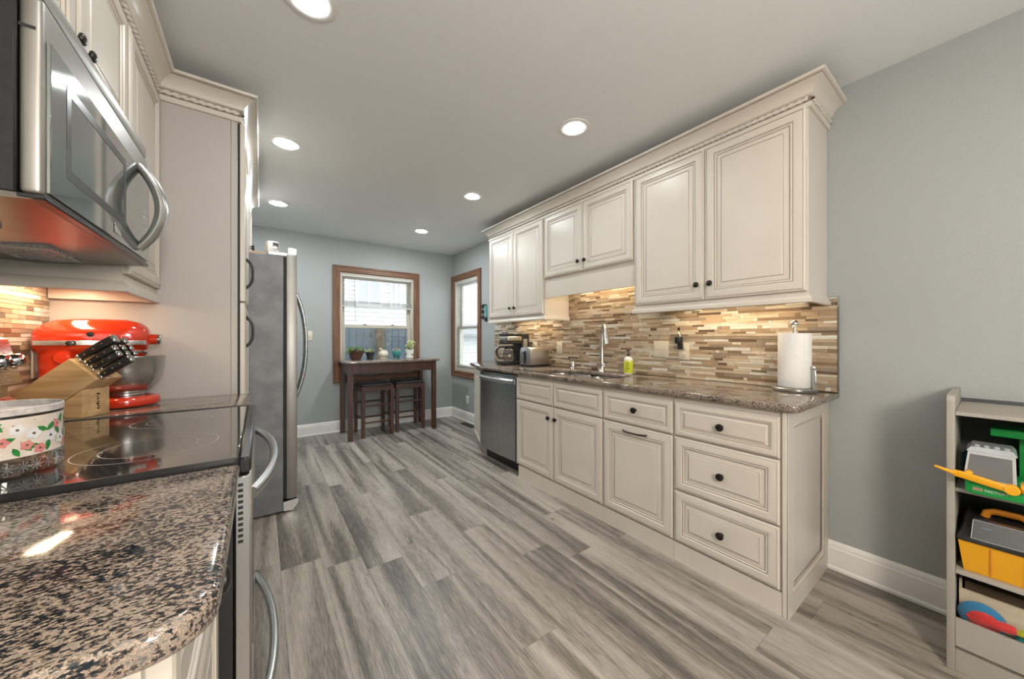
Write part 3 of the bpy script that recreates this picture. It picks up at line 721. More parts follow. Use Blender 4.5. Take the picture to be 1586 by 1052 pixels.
b = MB(); b.box(2.10, 2.33, 2.604, 2.766, ZC + 0.001, ZC + 0.018, 0, 0.003); b.build('foot_plate', MT['black'], t)
b = MB(); b.box(2.13, 2.30, 2.650, 2.674, ZC + 0.1895, ZC + 0.191); b.box(2.13, 2.30, 2.696, 2.720, ZC + 0.1895, ZC + 0.191); b.build('bread_slots', MT['black_matte'], t)
# coffee maker
t = root('coffee_maker', 'black and steel drip coffee maker beyond the toaster', 'coffee maker', (2.18, 3.0, ZC))
b = MB(); b.box(2.02, 2.33, 2.915, 3.085, ZC + 0.001, ZC + 0.035, 0, 0.008, seg=2); b.box(2.235, 2.33, 2.915, 3.085, ZC + 0.035, ZC + 0.325, 0, 0.006); b.build('body', MT['black'], t)
b = MB(); b.box(2.05, 2.235, 2.918, 3.082, ZC + 0.215, ZC + 0.245, 0, 0.006); b.box(2.05, 2.235, 2.915, 3.085, ZC + 0.302, ZC + 0.327, 0, 0.006); bk = b.build('brew_head', MT['black'], t)
b = MB(); b.box(2.052, 2.236, 2.916, 3.084, ZC + 0.2455, ZC + 0.3015, 0, 0.012, seg=3); b.build('filter_basket', MT['steel_plain'], bk)
b = MB(); b.box(2.250, 2.300, 2.9105, 2.915, ZC + 0.06, ZC + 0.27, 0, 0.001); b.build('water_gauge', MT['steel'], t)
ca = (2.125, 3.0, ZC + 0.036)
b = MB(); b.lathe([(0.0, 0), (0.050, 0), (0.062, 0.012), (0.070, 0.045), (0.066, 0.085), (0.050, 0.122), (0.046, 0.135)], ca, seg=24); cf = b.build('carafe', MT['carafe'], t)
b = MB(); b.lathe([(0.048, 0.130), (0.052, 0.134), (0.052, 0.146), (0.040, 0.158), (0.0, 0.160)], ca, seg=24); b.lathe([(0.0675, 0.080), (0.069, 0.084), (0.0645, 0.094)], ca, seg=24); b.build('lid', MT['black'], cf)
b = MB(); hp = [Vector(ca) + Vector(q) for q in ((-0.045, 0.02, 0.150), (-0.085, 0.045, 0.150), (-0.112, 0.062, 0.125), (-0.112, 0.062, 0.07), (-0.095, 0.05, 0.035), (-0.060, 0.03, 0.03))]
b.tube(hp, 0.0085, 10, flat=1.4); b.build('handle', MT['black'], cf)

# wall plates -----------------------------------------------------------
def plate(name, label, cat, P, U, N, wd=0.072, ht=0.115, m='almond', kind='outlet', gangs=1):
    t = root(name, label, cat, P); M = frame(P, U, N)
    b = MB(); b.box(-wd / 2, wd / 2, -ht / 2, ht / 2, 0.0005, 0.006, 0, 0.0025, M, 2); b.build('cover_plate', MT[m], t)
    if kind == 'outlet':
        for s in (-1, 1):
            b = MB(); b.lathe([(0.0165, 0), (0.0165, 0.002), (0.015, 0.003), (0, 0.003)], tuple(M @ Vector((0, s * 0.0235, 0.0058))), N, 18); so = b.build('socket', MT[m], t)
            b = MB()
            for dx in (-0.006, 0.006): b.box(dx - 0.0012, dx + 0.0012, s * 0.0235 - 0.001, s * 0.0235 + 0.008, 0.0085, 0.0092, 0, 0, M)
            b.box(-0.002, 0.002, s * 0.0235 - 0.0105, s * 0.0235 - 0.0065, 0.0085, 0.0092, 0, 0, M); b.build('slots', MT['black'], so)
    elif kind == 'rocker':
        b = MB(); b.box(-0.0165, 0.0165, -0.033, 0.033, 0.005, 0.009, 0, 0.002, M); rk = b.build('socket', MT[m], t)
        for s in (-1, 1):
            b = MB()
            for dx in (-0.006, 0.006): b.box(dx - 0.0012, dx + 0.0012, s * 0.018 - 0.002, s * 0.018 + 0.007, 0.0088, 0.0094, 0, 0, M)
            b.build('slots', MT['black'], rk)
    else:
        for g in range(gangs):
            x = (g - (gangs - 1) / 2) * 0.046
            b = MB(); b.box(x - 0.005, x + 0.005, -0.012, 0.012, 0.0055, 0.0075, 0, 0.001, M); b.box(x - 0.004, x + 0.004, 0.0, 0.008, 0.007, 0.017, 0, 0.002, M)
            b.build('toggle', MT[m], t)
    return t
XB_ = XR - 0.0082
plate('wall_outlet', 'almond duplex outlet on the mosaic, left of the faucet', 'outlet', (XB_, 2.485, 1.087), UR, NR, kind='rocker')
plate('wall_outlet', 'almond duplex outlet with a plug-in oil warmer, right of the double switch', 'outlet', (XB_, 1.254, 1.085), UR, NR)
plate('light_switch', 'almond double toggle switch plate on the mosaic right of the soap', 'switch', (XB_, 1.422, 1.096), UR, NR, 0.118, 0.118, kind='switch', gangs=2)
plate('wall_outlet', 'outlet on the mosaic behind the coffee maker and toaster', 'outlet', (XB_, 2.86, 1.085), UR, NR)
plate('wall_outlet', 'small white outlet low on the right wall under the blinds', 'outlet', (XR - 0.0005, 4.365, 0.31), UR, NR, m='plastic_w')
plate('wall_outlet', 'almond outlet on the tiles behind the knife block', 'outlet', (XL + 0.0085, 2.09, 1.083), (0, 1, 0), (1, 0, 0), kind='rocker')
plate('light_switch', 'almond light switch on the blue-grey back wall beside the refrigerator', 'switch', (0.475, YB - 0.0005, 1.207), (1, 0, 0), (0, -1, 0), kind='switch')
# plug-in oil warmer
wp = Vector((XB_ - 0.040, 1.272, 1.14))
t = root('plug_in_warmer', 'small dark plug-in oil warmer with a glass cone, over the outlet', 'air freshener', (XB_ - 0.03, 1.272, 1.10))
b = MB(); b.lathe([(0.0, 0.0), (0.024, 0.0), (0.026, 0.004), (0.026, 0.042), (0.022, 0.046), (0, 0.046)], wp, seg=20); b.box(wp.x + 0.012, XB_ - 0.0065, wp.y - 0.016, wp.y + 0.016, 1.10, 1.150, 0, 0.003); b.build('holder', MT['black'], t)
b = MB(); b.lathe([(0.024, 0.047), (0.022, 0.060), (0.009, 0.078), (0.006, 0.084)], wp, seg=18); b.build('shade', MT['clear'], t)
b = MB(); b.lathe([(0.006, 0.084), (0.0055, 0.096), (0.0085, 0.100), (0.0085, 0.106), (0, 0.11)], wp, seg=12); b.build('finial', MT['bronze'], t)

# wall cabinets, right ----------------------------------------------------
def wall_cab(label, y0, y1, z0, z1=2.262):
    t = root('wall_cabinet', label, 'cabinet', (XR, (y0 + y1) / 2, z0))
    b = MB(); b.box(XU, XR - 0.003, y0 + 0.0005, y1 - 0.0005, z0, z1, 0, 0.001); b.build('body', MT['cream'], t)
    return t
RAIL = [(0, 0), (0.015, 0.0), (0.0175, 0.0025), (0.0175, 0.018), (0.014, 0.024), (0.008, 0.030), (0.0065, 0.046), (0, 0.046)]
def light_rail(t, path, z): 
    b = MB(); b.sweep([(o - 0.002, z + zz) for o, zz in RAIL], path); return b.build('light_rail', MT['cream'], t, angle=30)
def ufront(t, ya, yb, z0, z1, k=1.0): return front_panel('door', (XU, yb, z0), UR, NR, yb - ya, z1 - z0, t, k)
ZB, ZT = 1.395, 2.262
t = wall_cab('largest cream two-door wall cabinet over the paper towels', 0.508, 1.434, 1.388)
for ya, yb in ((0.514, 0.968), (0.972, 1.426)):
    d = ufront(t, ya, yb, ZB, 2.252); knob((XU - 0.019, yb - 0.035 if ya < 0.9 else ya + 0.035, 1.482), NR, d)
light_rail(t, [(XR - 0.003, 1.435), (XU, 1.435), (XU, 0.508), (XR - 0.003, 0.508)], 1.342)
t = wall_cab('short cream two-door wall cabinet over the sink with a plain valance', 1.4355, 2.3625, 1.700)
for ya, yb in ((1.442, 1.896), (1.900, 2.354)):
    d = ufront(t, ya, yb, 1.708, 2.252); knob((XU - 0.019, yb - 0.032 if ya < 1.7 else ya + 0.032, 1.785), NR, d)
b = MB(); b.box(XU + 0.006, XU + 0.026, 1.437, 2.361, 1.535, 1.6995); b.build('valance', MT['cream'], t)
t = wall_cab('cream two-door wall cabinet over the toaster and coffee maker', 2.3640, 3.278, 1.388)
for ya, yb in ((2.372, 2.820), (2.824, 3.272)):
    d = ufront(t, ya, yb, ZB, 2.252); knob((XU - 0.019, yb - 0.035 if ya < 2.6 else ya + 0.035, 1.478), NR, d)
light_rail(t, [(XR - 0.003, 3.278), (XU, 3.278), (XU, 2.364), (XR - 0.003, 2.364)], 1.342)
# crown moulding with a rope bead
CROWN = [(-0.004, 2.246), (0.008, 2.246), (0.012, 2.252), (0.012, 2.268), (0.007, 2.270), (0.007, 2.296), (0.013, 2.298), (0.019, 2.303), (0.024, 2.317), (0.036, 2.333),
         (0.052, 2.344), (0.062, 2.348), (0.062, 2.354), (0.071, 2.357), (0.074, 2.367), (-0.004, 2.367)]
CM = [0, 0, 0, 0, 1, 0, 0, 0, 0, 0, 0, 1, 0, 0, 0, 0]
def rope(path, parent, off=0.0105, z=2.283, r=0.0092, pitch=0.030):
    b = MB(); n = len(path)
    for i in range(n - 1):
        a, c_ = Vector(path[i]), Vector(path[i + 1]); d = (c_ - a).normalized(); nn = Vector((d.y, -d.x)); L = (c_ - a).length
        st = max(2, int(L / 0.0040)); V = []; F = []; K = 8
        a = a + nn * off
        for s in range(st + 1):
            q = L * s / st; p = a + d * q
            for k in range(K):
                th = 2 * PI * k / K; rr = r * (1 + 0.34 * math.cos(2 * th - 2 * PI * q / pitch))
                V.append((p.x + nn.x * rr * math.cos(th), p.y + nn.y * rr * math.cos(th), z + rr * math.sin(th)))
        for s in range(st):
            for k in range(K):
                k2 = (k + 1) % K; F.append((s * K + k, (s + 1) * K + k, (s + 1) * K + k2, s * K + k2))
        b.add(V, F)
    return b.build('rope_bead', MT['cream'], parent, angle=180)
def crown(label, path):
    t = root('crown_moulding', label, 'moulding', (path[0][0], path[0][1], 2.25))
    b = MB(); b.sweep(CROWN, path, CM); b.build('moulding', [MT['cream'], MT['glaze']], t, angle=28); rope(path, t)
    return t
crown('cream crown moulding with a rope bead along the sink-side wall cabinets', [(XR - 0.003, 3.279), (XU, 3.279), (XU, 0.507), (XR - 0.003, 0.507)])

# =================================================================== LEFT RUN
NL, UL = (1, 0, 0), (0, 1, 0)
XBL = -0.092        # face of the left base cabinets
# near worktop with a rounded corner
def arc(cx, cy, r, a0, a1, n=8): return [(cx + r * math.cos(R(a0 + (a1 - a0) * i / n)), cy + r * math.sin(R(a0 + (a1 - a0) * i / n))) for i in range(n + 1)]
rc = 0.055
outer = [(XL + 0.001, 0.452)] + arc(-0.036 - rc, 0.452 + rc, rc, 270, 360) + [(-0.036, 0.966), (XL + 0.001, 0.966)]
b = MB(); b.bm(slab(outer, None, 0.866, ZC, 0.010))
tag(b.build('worktop', MT['granite'], origin=(XL, 0.71, 0.866)), 'brown granite worktop with a rounded corner on the near side of the range', 'worktop')
outer = [(XL + 0.001, 1.734), (-0.036, 1.734), (-0.036, 2.198), (XL + 0.001, 2.198)]
b = MB(); b.bm(slab(outer, None, 0.866, ZC, 0.006))
tag(b.build('worktop', MT['granite'], origin=(XL, 1.97, 0.866)), 'short granite worktop under the red mixer between range and pantry', 'worktop')
# near base cabinet
t = root('base_cabinet', 'cream base cabinet under the near rounded granite worktop', 'cabinet', (XL, 0.72, 0))
b = MB(); b.box(XL + 0.003, XBL, 0.488, 0.964, 0.10, 0.865); b.box(XL + 0.003, XBL - 0.07, 0.488, 0.964, 0, 0.10); b.build('body', MT['cream'], t)
d = front_panel('drawer', (XBL, 0.492, 0.69), UL, NL, 0.468, 0.165, t, 0.62); knob((XBL + 0.0175, 0.724, 0.785), NL, d, 1.3)
d = front_panel('door', (XBL, 0.492, 0.108), UL, NL, 0.468, 0.572, t); knob((XBL + 0.019, 0.525, 0.60), NL, d)
b = MB(); b.box(XBL - 0.028, XBL, 0.474, 0.4875, 0, 0.865, 0, 0.001); b.build('end_stile', MT['cream'], t)
d = front_panel('end_panel', (XL + 0.02, 0.4875, 0.108), (1, 0, 0), (0, -1, 0), abs(XL) + XBL - 0.02 - 0.036, 0.755, t)
# far base cabinet (between range and pantry)
t = root('base_cabinet', 'cream base cabinet between the range and the pantry', 'cabinet', (XL, 1.97, 0))
b = MB(); b.box(XL + 0.003, XBL, 1.735, 2.198, 0.10, 0.865); b.box(XL + 0.003, XBL - 0.07, 1.735, 2.198, 0, 0.10); b.build('body', MT['cream'], t)
front_panel('drawer', (XBL, 1.74, 0.69), UL, NL, 0.455, 0.165, t, 0.62); front_panel('door', (XBL, 1.74, 0.108), UL, NL, 0.455, 0.572, t)

# range -------------------------------------------------------------------
RY0, RY1 = 0.972, 1.729
t = root('range', 'stainless electric range with a black glass cooktop', 'range', (-0.35, 1.35, 0))
b = MB(); b.box(XL + 0.004, -0.049, RY0, RY1, 0.02, 0.893); b.build('body', MT['black_matte'], t)
b = MB(); b.box(XL + 0.09, -0.040, RY0 + 0.002, RY1 - 0.002, 0.8935, 0.909, 0, 0.003); ck = b.build('cooktop', MT['black_glass'], t)
b = MB(); b.box(-0.040, -0.016, RY0 - 0.001, RY1 + 0.001, 0.875, 0.909, 0, 0.005); b.box(-0.64, -0.039, RY0 - 0.0015, RY0 + 0.0018, 0.896, 0.912); b.box(-0.64, -0.039, RY1 - 0.0018, RY1 + 0.0015, 0.896, 0.912)
b.build('cooktop_rim', MT['black'], ck)
MT['burner_line'] = mat('grey_burner_print', (0.34, 0.33, 0.31), 0.3, var=(30, (0.28, 0.27, 0.26), 1))
for cx, cy, rads in ((-0.225, 1.535, (0.095, 0.060)), (-0.215, 1.200, (0.125, 0.085)), (-0.475, 1.535, (0.085,)), (-0.475, 1.190, (0.095,)), (-0.52, 1.36, (0.05,))):
    for r_ in rads:
        b = MB()
        for j in range(48):
            a0, a1 = 2 * PI * j / 48, 2 * PI * (j + 1) / 48; q = []
            for rr, a in ((r_ - 0.0012, a0), (r_ + 0.0012, a0), (r_ + 0.0012, a1), (r_ - 0.0012, a1)): q.append((cx + rr * math.cos(a), cy + rr * math.sin(a), 0.9093))
            b.add(q, [(0, 1, 2, 3)])
        b.build('burner_ring', MT['burner_line'], ck)
b = MB(); b.box(-0.047, -0.016, RY0 + 0.004, RY1 - 0.004, 0.300, 0.868, 0, 0.004); b.box(-0.0165, -0.0145, RY0 + 0.10, RY1 - 0.10, 0.42, 0.72, 1, 0); dr = b.build('oven_door', [MT['steel'], MT['black_glass']], t)
b = MB()
for i in range(11): b.box(-0.040, -0.031, RY0 + 0.0032, RY0 + 0.0042, 0.845 - i * 0.0125, 0.852 - i * 0.0125)
b.build('edge_vents', MT['black'], dr)
def bow_bar(z, parent):
    pts = [(-0.016 + 0.052 * (1 - abs(2 * i / 20 - 1) ** 2.2), RY0 + 0.035 + (RY1 - RY0 - 0.07) * i / 20, z) for i in range(21)]
    b = MB(); b.tube(pts, 0.0125, 12, flat=1.15, up=(1, 0, 0)); return b.build('handle', MT['steel'], parent)
bow_bar(0.815, dr)
b = MB(); b.box(-0.047, -0.018, RY0 + 0.004, RY1 - 0.004, 0.07, 0.290, 0, 0.004); dr2 = b.build('storage_drawer', MT['steel'], t); bow_bar(0.245, dr2)
# backguard with knobs
b = MB(); b.prism([(XL + 0.009, 0.895), (-0.585, 0.895), (-0.578, 0.955), (-0.590, 0.985), (-0.612, 1.000), (-0.612, 1.030), (-0.585, 1.040), (-0.612, 1.170), (-0.640, 1.185), (XL + 0.009, 1.185)], RY0 + 0.002, RY1 - 0.002, 'xz')
bgd = b.build('backguard', MT['steel_dark2'] if 'steel_dark2' in MT else MT['steel_h'], t, angle=20)
for y in (1.06, 1.14, 1.57, 1.61, 1.68):
    if y == 1.57: continue
    b = MB(); b.lathe([(0.026, 0), (0.026, 0.004), (0.021, 0.006), (0.019, 0.028), (0.016, 0.032), (0, 0.033)], (-0.600, y, 1.105), (0.979, 0, 0.203), 20); b.build('knob', MT['chrome'], bgd)
b = MB(); M_ = Matrix.Translation(Vector((-0.5985, 1.35, 1.105))) @ Matrix.Rotation(R(-11.7), 4, 'Y'); b.box(-0.001, 0.002, -0.14, 0.14, -0.045, 0.045, 0, 0.001, M_); b.build('display', MT['black_glass'], bgd)

# microwave -----------------------------------------------------------------
MZ0, MZ1, MXF, MY0, MY1 = 1.425, 1.832, -0.312, 1.004, 1.722
t = root('microwave', 'stainless over-the-range microwave with a bowed handle', 'microwave', (XL, 1.345, MZ0))
b = MB(); b.box(XL + 0.003, MXF - 0.036, MY0 + 0.001, MY1, MZ0 + 0.004, MZ1, 0, 0.003); b.build('body', MT['black'], t)
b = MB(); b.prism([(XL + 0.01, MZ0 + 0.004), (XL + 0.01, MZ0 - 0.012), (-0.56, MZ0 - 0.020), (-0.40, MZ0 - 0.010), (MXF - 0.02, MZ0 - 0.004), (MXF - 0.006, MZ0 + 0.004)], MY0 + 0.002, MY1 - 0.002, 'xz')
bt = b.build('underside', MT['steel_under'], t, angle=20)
b = MB(); b.box(MXF - 0.036, MXF - 0.003, MY0 + 0.0005, MY1, MZ0 - 0.003, MZ0 + 0.0058, 0, 0.002); b.build('bottom_trim', MT['black'], t)
for y in (1.12, 1.53):
    b = MB()
    b.box(-0.56, -0.44, y - 0.10, y + 0.10, MZ0 - 0.0225, MZ0 - 0.012)
    for i in range(9): b.box(-0.555, -0.445, y - 0.09 + i * 0.0222, y - 0.084 + i * 0.0222, MZ0 - 0.0245, MZ0 - 0.0222)
    b.build('grease_filter', MT['steel_dark'], bt)
b = MB(); b.box(MXF - 0.034, MXF - 0.006, MY0 + 0.001, MY1 - 0.001, MZ0 + 0.006, 1.786, 0, 0.008, seg=3); b.box(MXF - 0.033, MXF - 0.014, MY0 + 0.0004, MY0 + 0.0012, 1.724, 1.730, 1); md = b.build('door', [MT['steel_satin'], MT['black']], t)
b = MB(); b.box(MXF - 0.034, MXF - 0.008, MY0 + 0.001, MY1 - 0.001, 1.790, MZ1 - 0.001, 0, 0.008, seg=2); b.build('vent_panel', MT['steel_satin'], t)
b = MB(); b.box(MXF - 0.0065, MXF, MY0 + 0.012, MY1 - 0.008, MZ0 + 0.012, 1.716, 0, 0.0015); gl = b.build('door_glass', MT['micro_glass'], md)
b = MB()
yy0, yy1, zz0, zz1, q = MY0 + 0.075, 1.455, MZ0 + 0.066, 1.680, 0.020
for a in ((yy0, yy1, zz0, zz0 + q), (yy0, yy1, zz1 - q, zz1), (yy0, yy0 + q, zz0 + q, zz1 - q), (yy1 - q, yy1, zz0 + q, zz1 - q)): b.box(MXF + 0.0001, MXF + 0.0006, *a)
b.build('window_border', MT['black'], gl)
b = MB()
for i in range(6):
    for j in range(3): b.box(MXF + 0.0001, MXF + 0.0005, 1.640 + j * 0.016, 1.646 + j * 0.016, 1.500 + i * 0.018, 1.504 + i * 0.018)
b.build('keypad_print', MT['plastic_w'], gl)
b = MB(); b.box(MXF + 0.0001, MXF + 0.0025, 1.355, 1.405, MZ0 + 0.028, MZ0 + 0.052, 0, 0.001); b.build('badge', MT['chrome'], gl)
b = MB(); pts = [(MXF + 0.052 * (1 - abs(2 * i / 20 - 1) ** 2.0), 1.585, MZ0 + 0.032 + 0.262 * i / 20) for i in range(21)]
b.tube(pts, [0.0120 + 0.005 * math.sin(PI * i / 20) for i in range(21)], 12, flat=1.45, up=(1, 0, 0)); b.build('handle', MT['steel'], md)

# wall cabinets, left
XUL = -0.382
t = root('wall_cabinet', 'cream two-door wall cabinet above the microwave', 'cabinet', (XL, 1.31, 1.81))
b = MB(); b.box(XL + 0.003, XUL, 0.895, 1.731, 1.8345, 2.262); b.build('body', MT['cream'], t)
for ya, yb in ((0.905, 1.311), (1.315, 1.722)):
    d = front_panel('door', (XUL, ya, 1.838), UL, NL, yb - ya, 0.412, t); knob((XUL + 0.019, yb - 0.03 if ya < 1.2 else ya + 0.03, 1.890), NL, d, 0.85)
t = root('wall_cabinet', 'narrow cream wall cabinet between the microwave and the tall pantry', 'cabinet', (XL, 1.965, 1.39))
b = MB(); b.box(XL + 0.003, XUL, 1.7325, 2.198, 1.388, 2.262); b.build('body', MT['cream'], t)
d = front_panel('door', (XUL, 1.745, 1.395), UL, NL, 0.445, 0.857, t); knob((XUL + 0.019, 1.775, 1.48), NL, d)
b = MB(); b.sweep([(o - 0.002, 1.330 + zz * 1.25) for o, zz in RAIL], [(XL + 0.003, 1.733), (XUL, 1.733), (XUL, 2.198)][::1] if False else [(XUL, 2.198), (XUL, 1.733), (XL + 0.003, 1.733)][::-1])
b.build('light_rail', MT['cream'], t, angle=30)
b = MB(); b.box(XL + 0.01, XUL - 0.01, 2.176, 2.1975, 1.332, 1.3875); b.build('scribe_strip', MT['cream'], t)
# pantry
XP = -0.084
t = root('pantry_cabinet', 'tall cream pantry cabinet with plain side panel beside the refrigerator', 'cabinet', (XL, 2.49, 0))
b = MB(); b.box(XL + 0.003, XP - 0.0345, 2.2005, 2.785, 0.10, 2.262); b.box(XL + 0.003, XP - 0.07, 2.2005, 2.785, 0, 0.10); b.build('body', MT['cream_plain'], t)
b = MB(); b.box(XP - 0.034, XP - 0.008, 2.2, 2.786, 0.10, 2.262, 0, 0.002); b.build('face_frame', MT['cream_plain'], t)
b = MB(); b.box(XP - 0.008, XP + 0.0018, 2.203, 2.784, 0.112, 2.242); b.build('gap_shade_strip', MT['black_matte'], t)  # black strip painting the shade in the gap behind the doors
for z0, z1, h0, h1 in ((0.11, 1.352, 1.132, 1.284), (1.360, 2.244, 1.432, 1.582)):
    d = front_panel('door', (XP + 0.002, 2.206, z0), UL, NL, 0.572, z1 - z0, t); arch_pull((XP + 0.021, 2.256, h0), (XP + 0.021, 2.256, h1), NL, d, 0.030, 0.0055)
# cabinet over the refrigerator
t = root('wall_cabinet', 'cream cabinet over the refrigerator', 'cabinet', (XL, 3.3, 1.80))
b = MB(); b.box(XL + 0.003, XP, 2.7865, 3.80, 1.800, 2.262); b.build('body', MT['cream'], t)
for ya, yb in ((2.796, 3.290), (3.296, 3.790)):
    d = front_panel('door', (XP, ya, 1.808), UL, NL, yb - ya, 0.436, t); knob((XP + 0.019, yb - 0.035 if ya < 3 else ya + 0.035, 1.86), NL, d)
crown('cream crown moulding with a rope bead over the microwave wall and pantry', [(XUL, 0.89), (XUL, 2.199), (XP, 2.199), (XP, 3.801), (XL + 0.003, 3.801)])

# refrigerator ----------------------------------------------------------------
FY0, FY1 = 2.800, 3.712
t = root('refrigerator', 'stainless refrigerator with grey textured side beside the pantry', 'refrigerator', (-0.2, 3.25, 0))
b = MB(); b.box(-0.64, 0.126, FY0, FY1, 0.012, 1.728, 0, 0.004); b.build('case', MT['fridge_side'], t)
b = MB(); b.box(0.126, 0.142, FY0 + 0.012, FY1 - 0.012, 0.09, 1.722); b.build('gasket', MT['black_matte'], t)
for y0, y1, hy in ((FY0 + 0.002, 3.150, 3.112), (3.156, FY1 - 0.002, 3.196)):
    b = MB(); b.box(0.142, 0.205, y0, y1, 0.085, 1.742, 0, 0.006, seg=2); d = b.build('door', MT['steel_satin'], t)
    b = MB(); pts = [(0.205 + 0.082 * (1 - abs(2 * i / 24 - 1) ** 2.3), hy, 0.70 + 0.86 * i / 24) for i in range(25)]; b.tube(pts, 0.013, 12, flat=1.1, up=(1, 0, 0)); b.build('handle', MT['steel_dark'], d)
b = MB(); b.box(0.04, 0.20, FY0 + 0.006, FY0 + 0.06, 1.729, 1.752, 0, 0.003); b.box(0.150, 0.203, FY0 + 0.004, FY0 + 0.012, 1.744, 1.790, 0, 0.002); b.build('hinge_cover', MT['steel_dark'], t)
for ya, yb in ((FY0 + 0.002, FY0 + 0.10), (FY1 - 0.10, FY1 - 0.002)):
    b = MB(); b.prism([(0.126, 0.012), (0.180, 0.004), (0.212, 0.055), (0.212, 0.080), (0.126, 0.072)], ya, yb, 'xz'); b.build('foot_cover', MT['steel'], t)
b = MB(); b.box(0.10, 0.15, FY0 + 0.11, FY1 - 0.11, 0.012, 0.075); b.build('base_grille', MT['black'], t)
# things on the refrigerator
t = root('smart_camera', 'small white cube device with a dark screen on top of the refrigerator', 'camera', (0.065, 2.90, 1.729), rz=R(14))
b = MB(); b.box(-0.034, 0.034, -0.03, 0.03, 0.0005, 0.105, 0, 0.006, seg=2); b.build('housing', MT['plastic_w'], t, local=True)
b = MB(); b.box(-0.004, 0.030, -0.0325, -0.0301, 0.055, 0.098, 0, 0.001); b.build('screen', MT['black_glass'], t, local=True)
b = MB(); b.box(-0.20, 0.015, 2.815, 3.12, 1.7285, 1.743, 0, 0.003)
tag(b.build('cutting_board', MT['bamboo'], origin=(-0.09, 2.97, 1.7285)), 'flat brown wooden board lying on top of the refrigerator', 'board')

# =================================================================== LAMPS
def downlight(label, x, y, warm=False):
    t = root('recessed_light', label, 'ceiling light', (x, y, H - 0.014), group=None)
    b = MB(); b.lathe([(0.054, 0.0), (0.055, -0.003), (0.062, -0.0055), (0.084, -0.0055), (0.091, -0.004), (0.093, -0.001), (0.093, 0.0)], (x, y, H - 0.0003), seg=40); b.build('trim_ring', MT['white'], t)
    b = MB(); b.lathe([(0.054, -0.002), (0.046, -0.0065), (0.028, -0.009), (0.0, -0.010)], (x, y, H - 0.001), seg=24); b.build('lens', MT['lens_fill' if y < 0 and x < 1 else 'lens_warm' if warm and x > 1 else 'lens_far' if y > 3.5 else 'lens_mid' if y > 2 else 'lens'], t)
    return t
downlight('recessed ceiling light cut by the top edge of the photo, in front of the range', 0.150, 1.500)
downlight('recessed ceiling light over the aisle beside the pantry crown', 0.135, 2.692)
downlight('recessed ceiling light over the aisle in front of the refrigerator', 0.136, 3.927)
downlight('largest recessed light in the row beside the sink-side crown moulding', 1.528, 1.482)
downlight('middle recessed light of the row beside the sink-side crown moulding', 1.530, 2.721)
downlight('smallest recessed light, nearest the back wall, above the bar table', 1.538, 3.952)
downlight('recessed ceiling light out of frame over the near granite worktop', 0.145, 0.28, True)
downlight('recessed ceiling light out of frame above the toy shelf', 1.528, 0.26, True)
downlight('added recessed fill light, unseen in the next room on the left', 0.145, -1.15, True)  # this lamp and the next are added for warm fill from behind
downlight('added recessed fill light, unseen in the next room on the right', 1.528, -1.15, True)

MT['globe'] = mat('fill_globe_glow', (1, 1, 1), 0.6, emit=((1.0, 0.90, 0.79), 42.0), var=(3, (0.98, 0.98, 0.98), 1))  # added glowing globe, unseen, brightens the fronts from behind the camera
for x, y, lb in ((0.22, -0.95, 'added paper globe giving fill light, unseen behind the camera'),):
    t = root('fill_globe', lb, 'fill light', (x, y, H)); b = MB(); b.tube([(x, y, H - 0.001), (x, y, 1.80)], 0.004, 8); b.lathe([(0.05, 0), (0.045, -0.02), (0, -0.022)], (x, y, H - 0.0005), seg=16); b.build('cord', MT['white'], t)
    b = MB(); b.sphere((x, y, 1.60), 0.20, seg=20, rings=12); b.build('globe', MT['globe'], t)

def light_bar(label, x0, x1, y0, y1, z, watts):
    t = root('under_cabinet_light', label, 'light bar', ((x0 + x1) / 2, (y0 + y1) / 2, z))
    b = MB(); b.box(x0, x1, y0, y1, z - 0.014, z - 0.0005, 0, 0.003); b.build('housing', MT['white'], t)
    b = MB(); b.box(x0 + 0.006, x1 - 0.006, y0 + 0.006, y1 - 0.006, z - 0.0155, z - 0.0142); b.build('lens', MT['bar_lens'], t)
    ld = bpy.data.lights.new('light_bar_glow', 'AREA'); ld.shape = 'RECTANGLE'; ld.size = x1 - x0; ld.size_y = y1 - y0
    ld.energy = watts; ld.color = (1.0, 0.78, 0.50); lo = bpy.data.objects.new('light_bar_glow', ld); C.objects.link(lo)
    lo.location = ((x0 + x1) / 2, (y0 + y1) / 2, z - 0.018)
for y0, y1, lb in ((0.62, 1.30, 'slim light bar under the largest wall cabinet, lighting the paper towels'), (2.50, 3.14, 'slim light bar under the wall cabinet over the toaster')):
    light_bar(lb, 2.24, 2.285, y0, y1, 1.3875, UNDER_W)
light_bar('slim light bar under the short cabinet over the sink', 2.24, 2.285, 1.60, 2.20, 1.6995, UNDER_W * 1.8)
light_bar('slim light bar under the narrow cabinet, reflected in the near worktop', -0.625, -0.575, 1.78, 2.10, 1.3875, UNDER_W * 1.5)

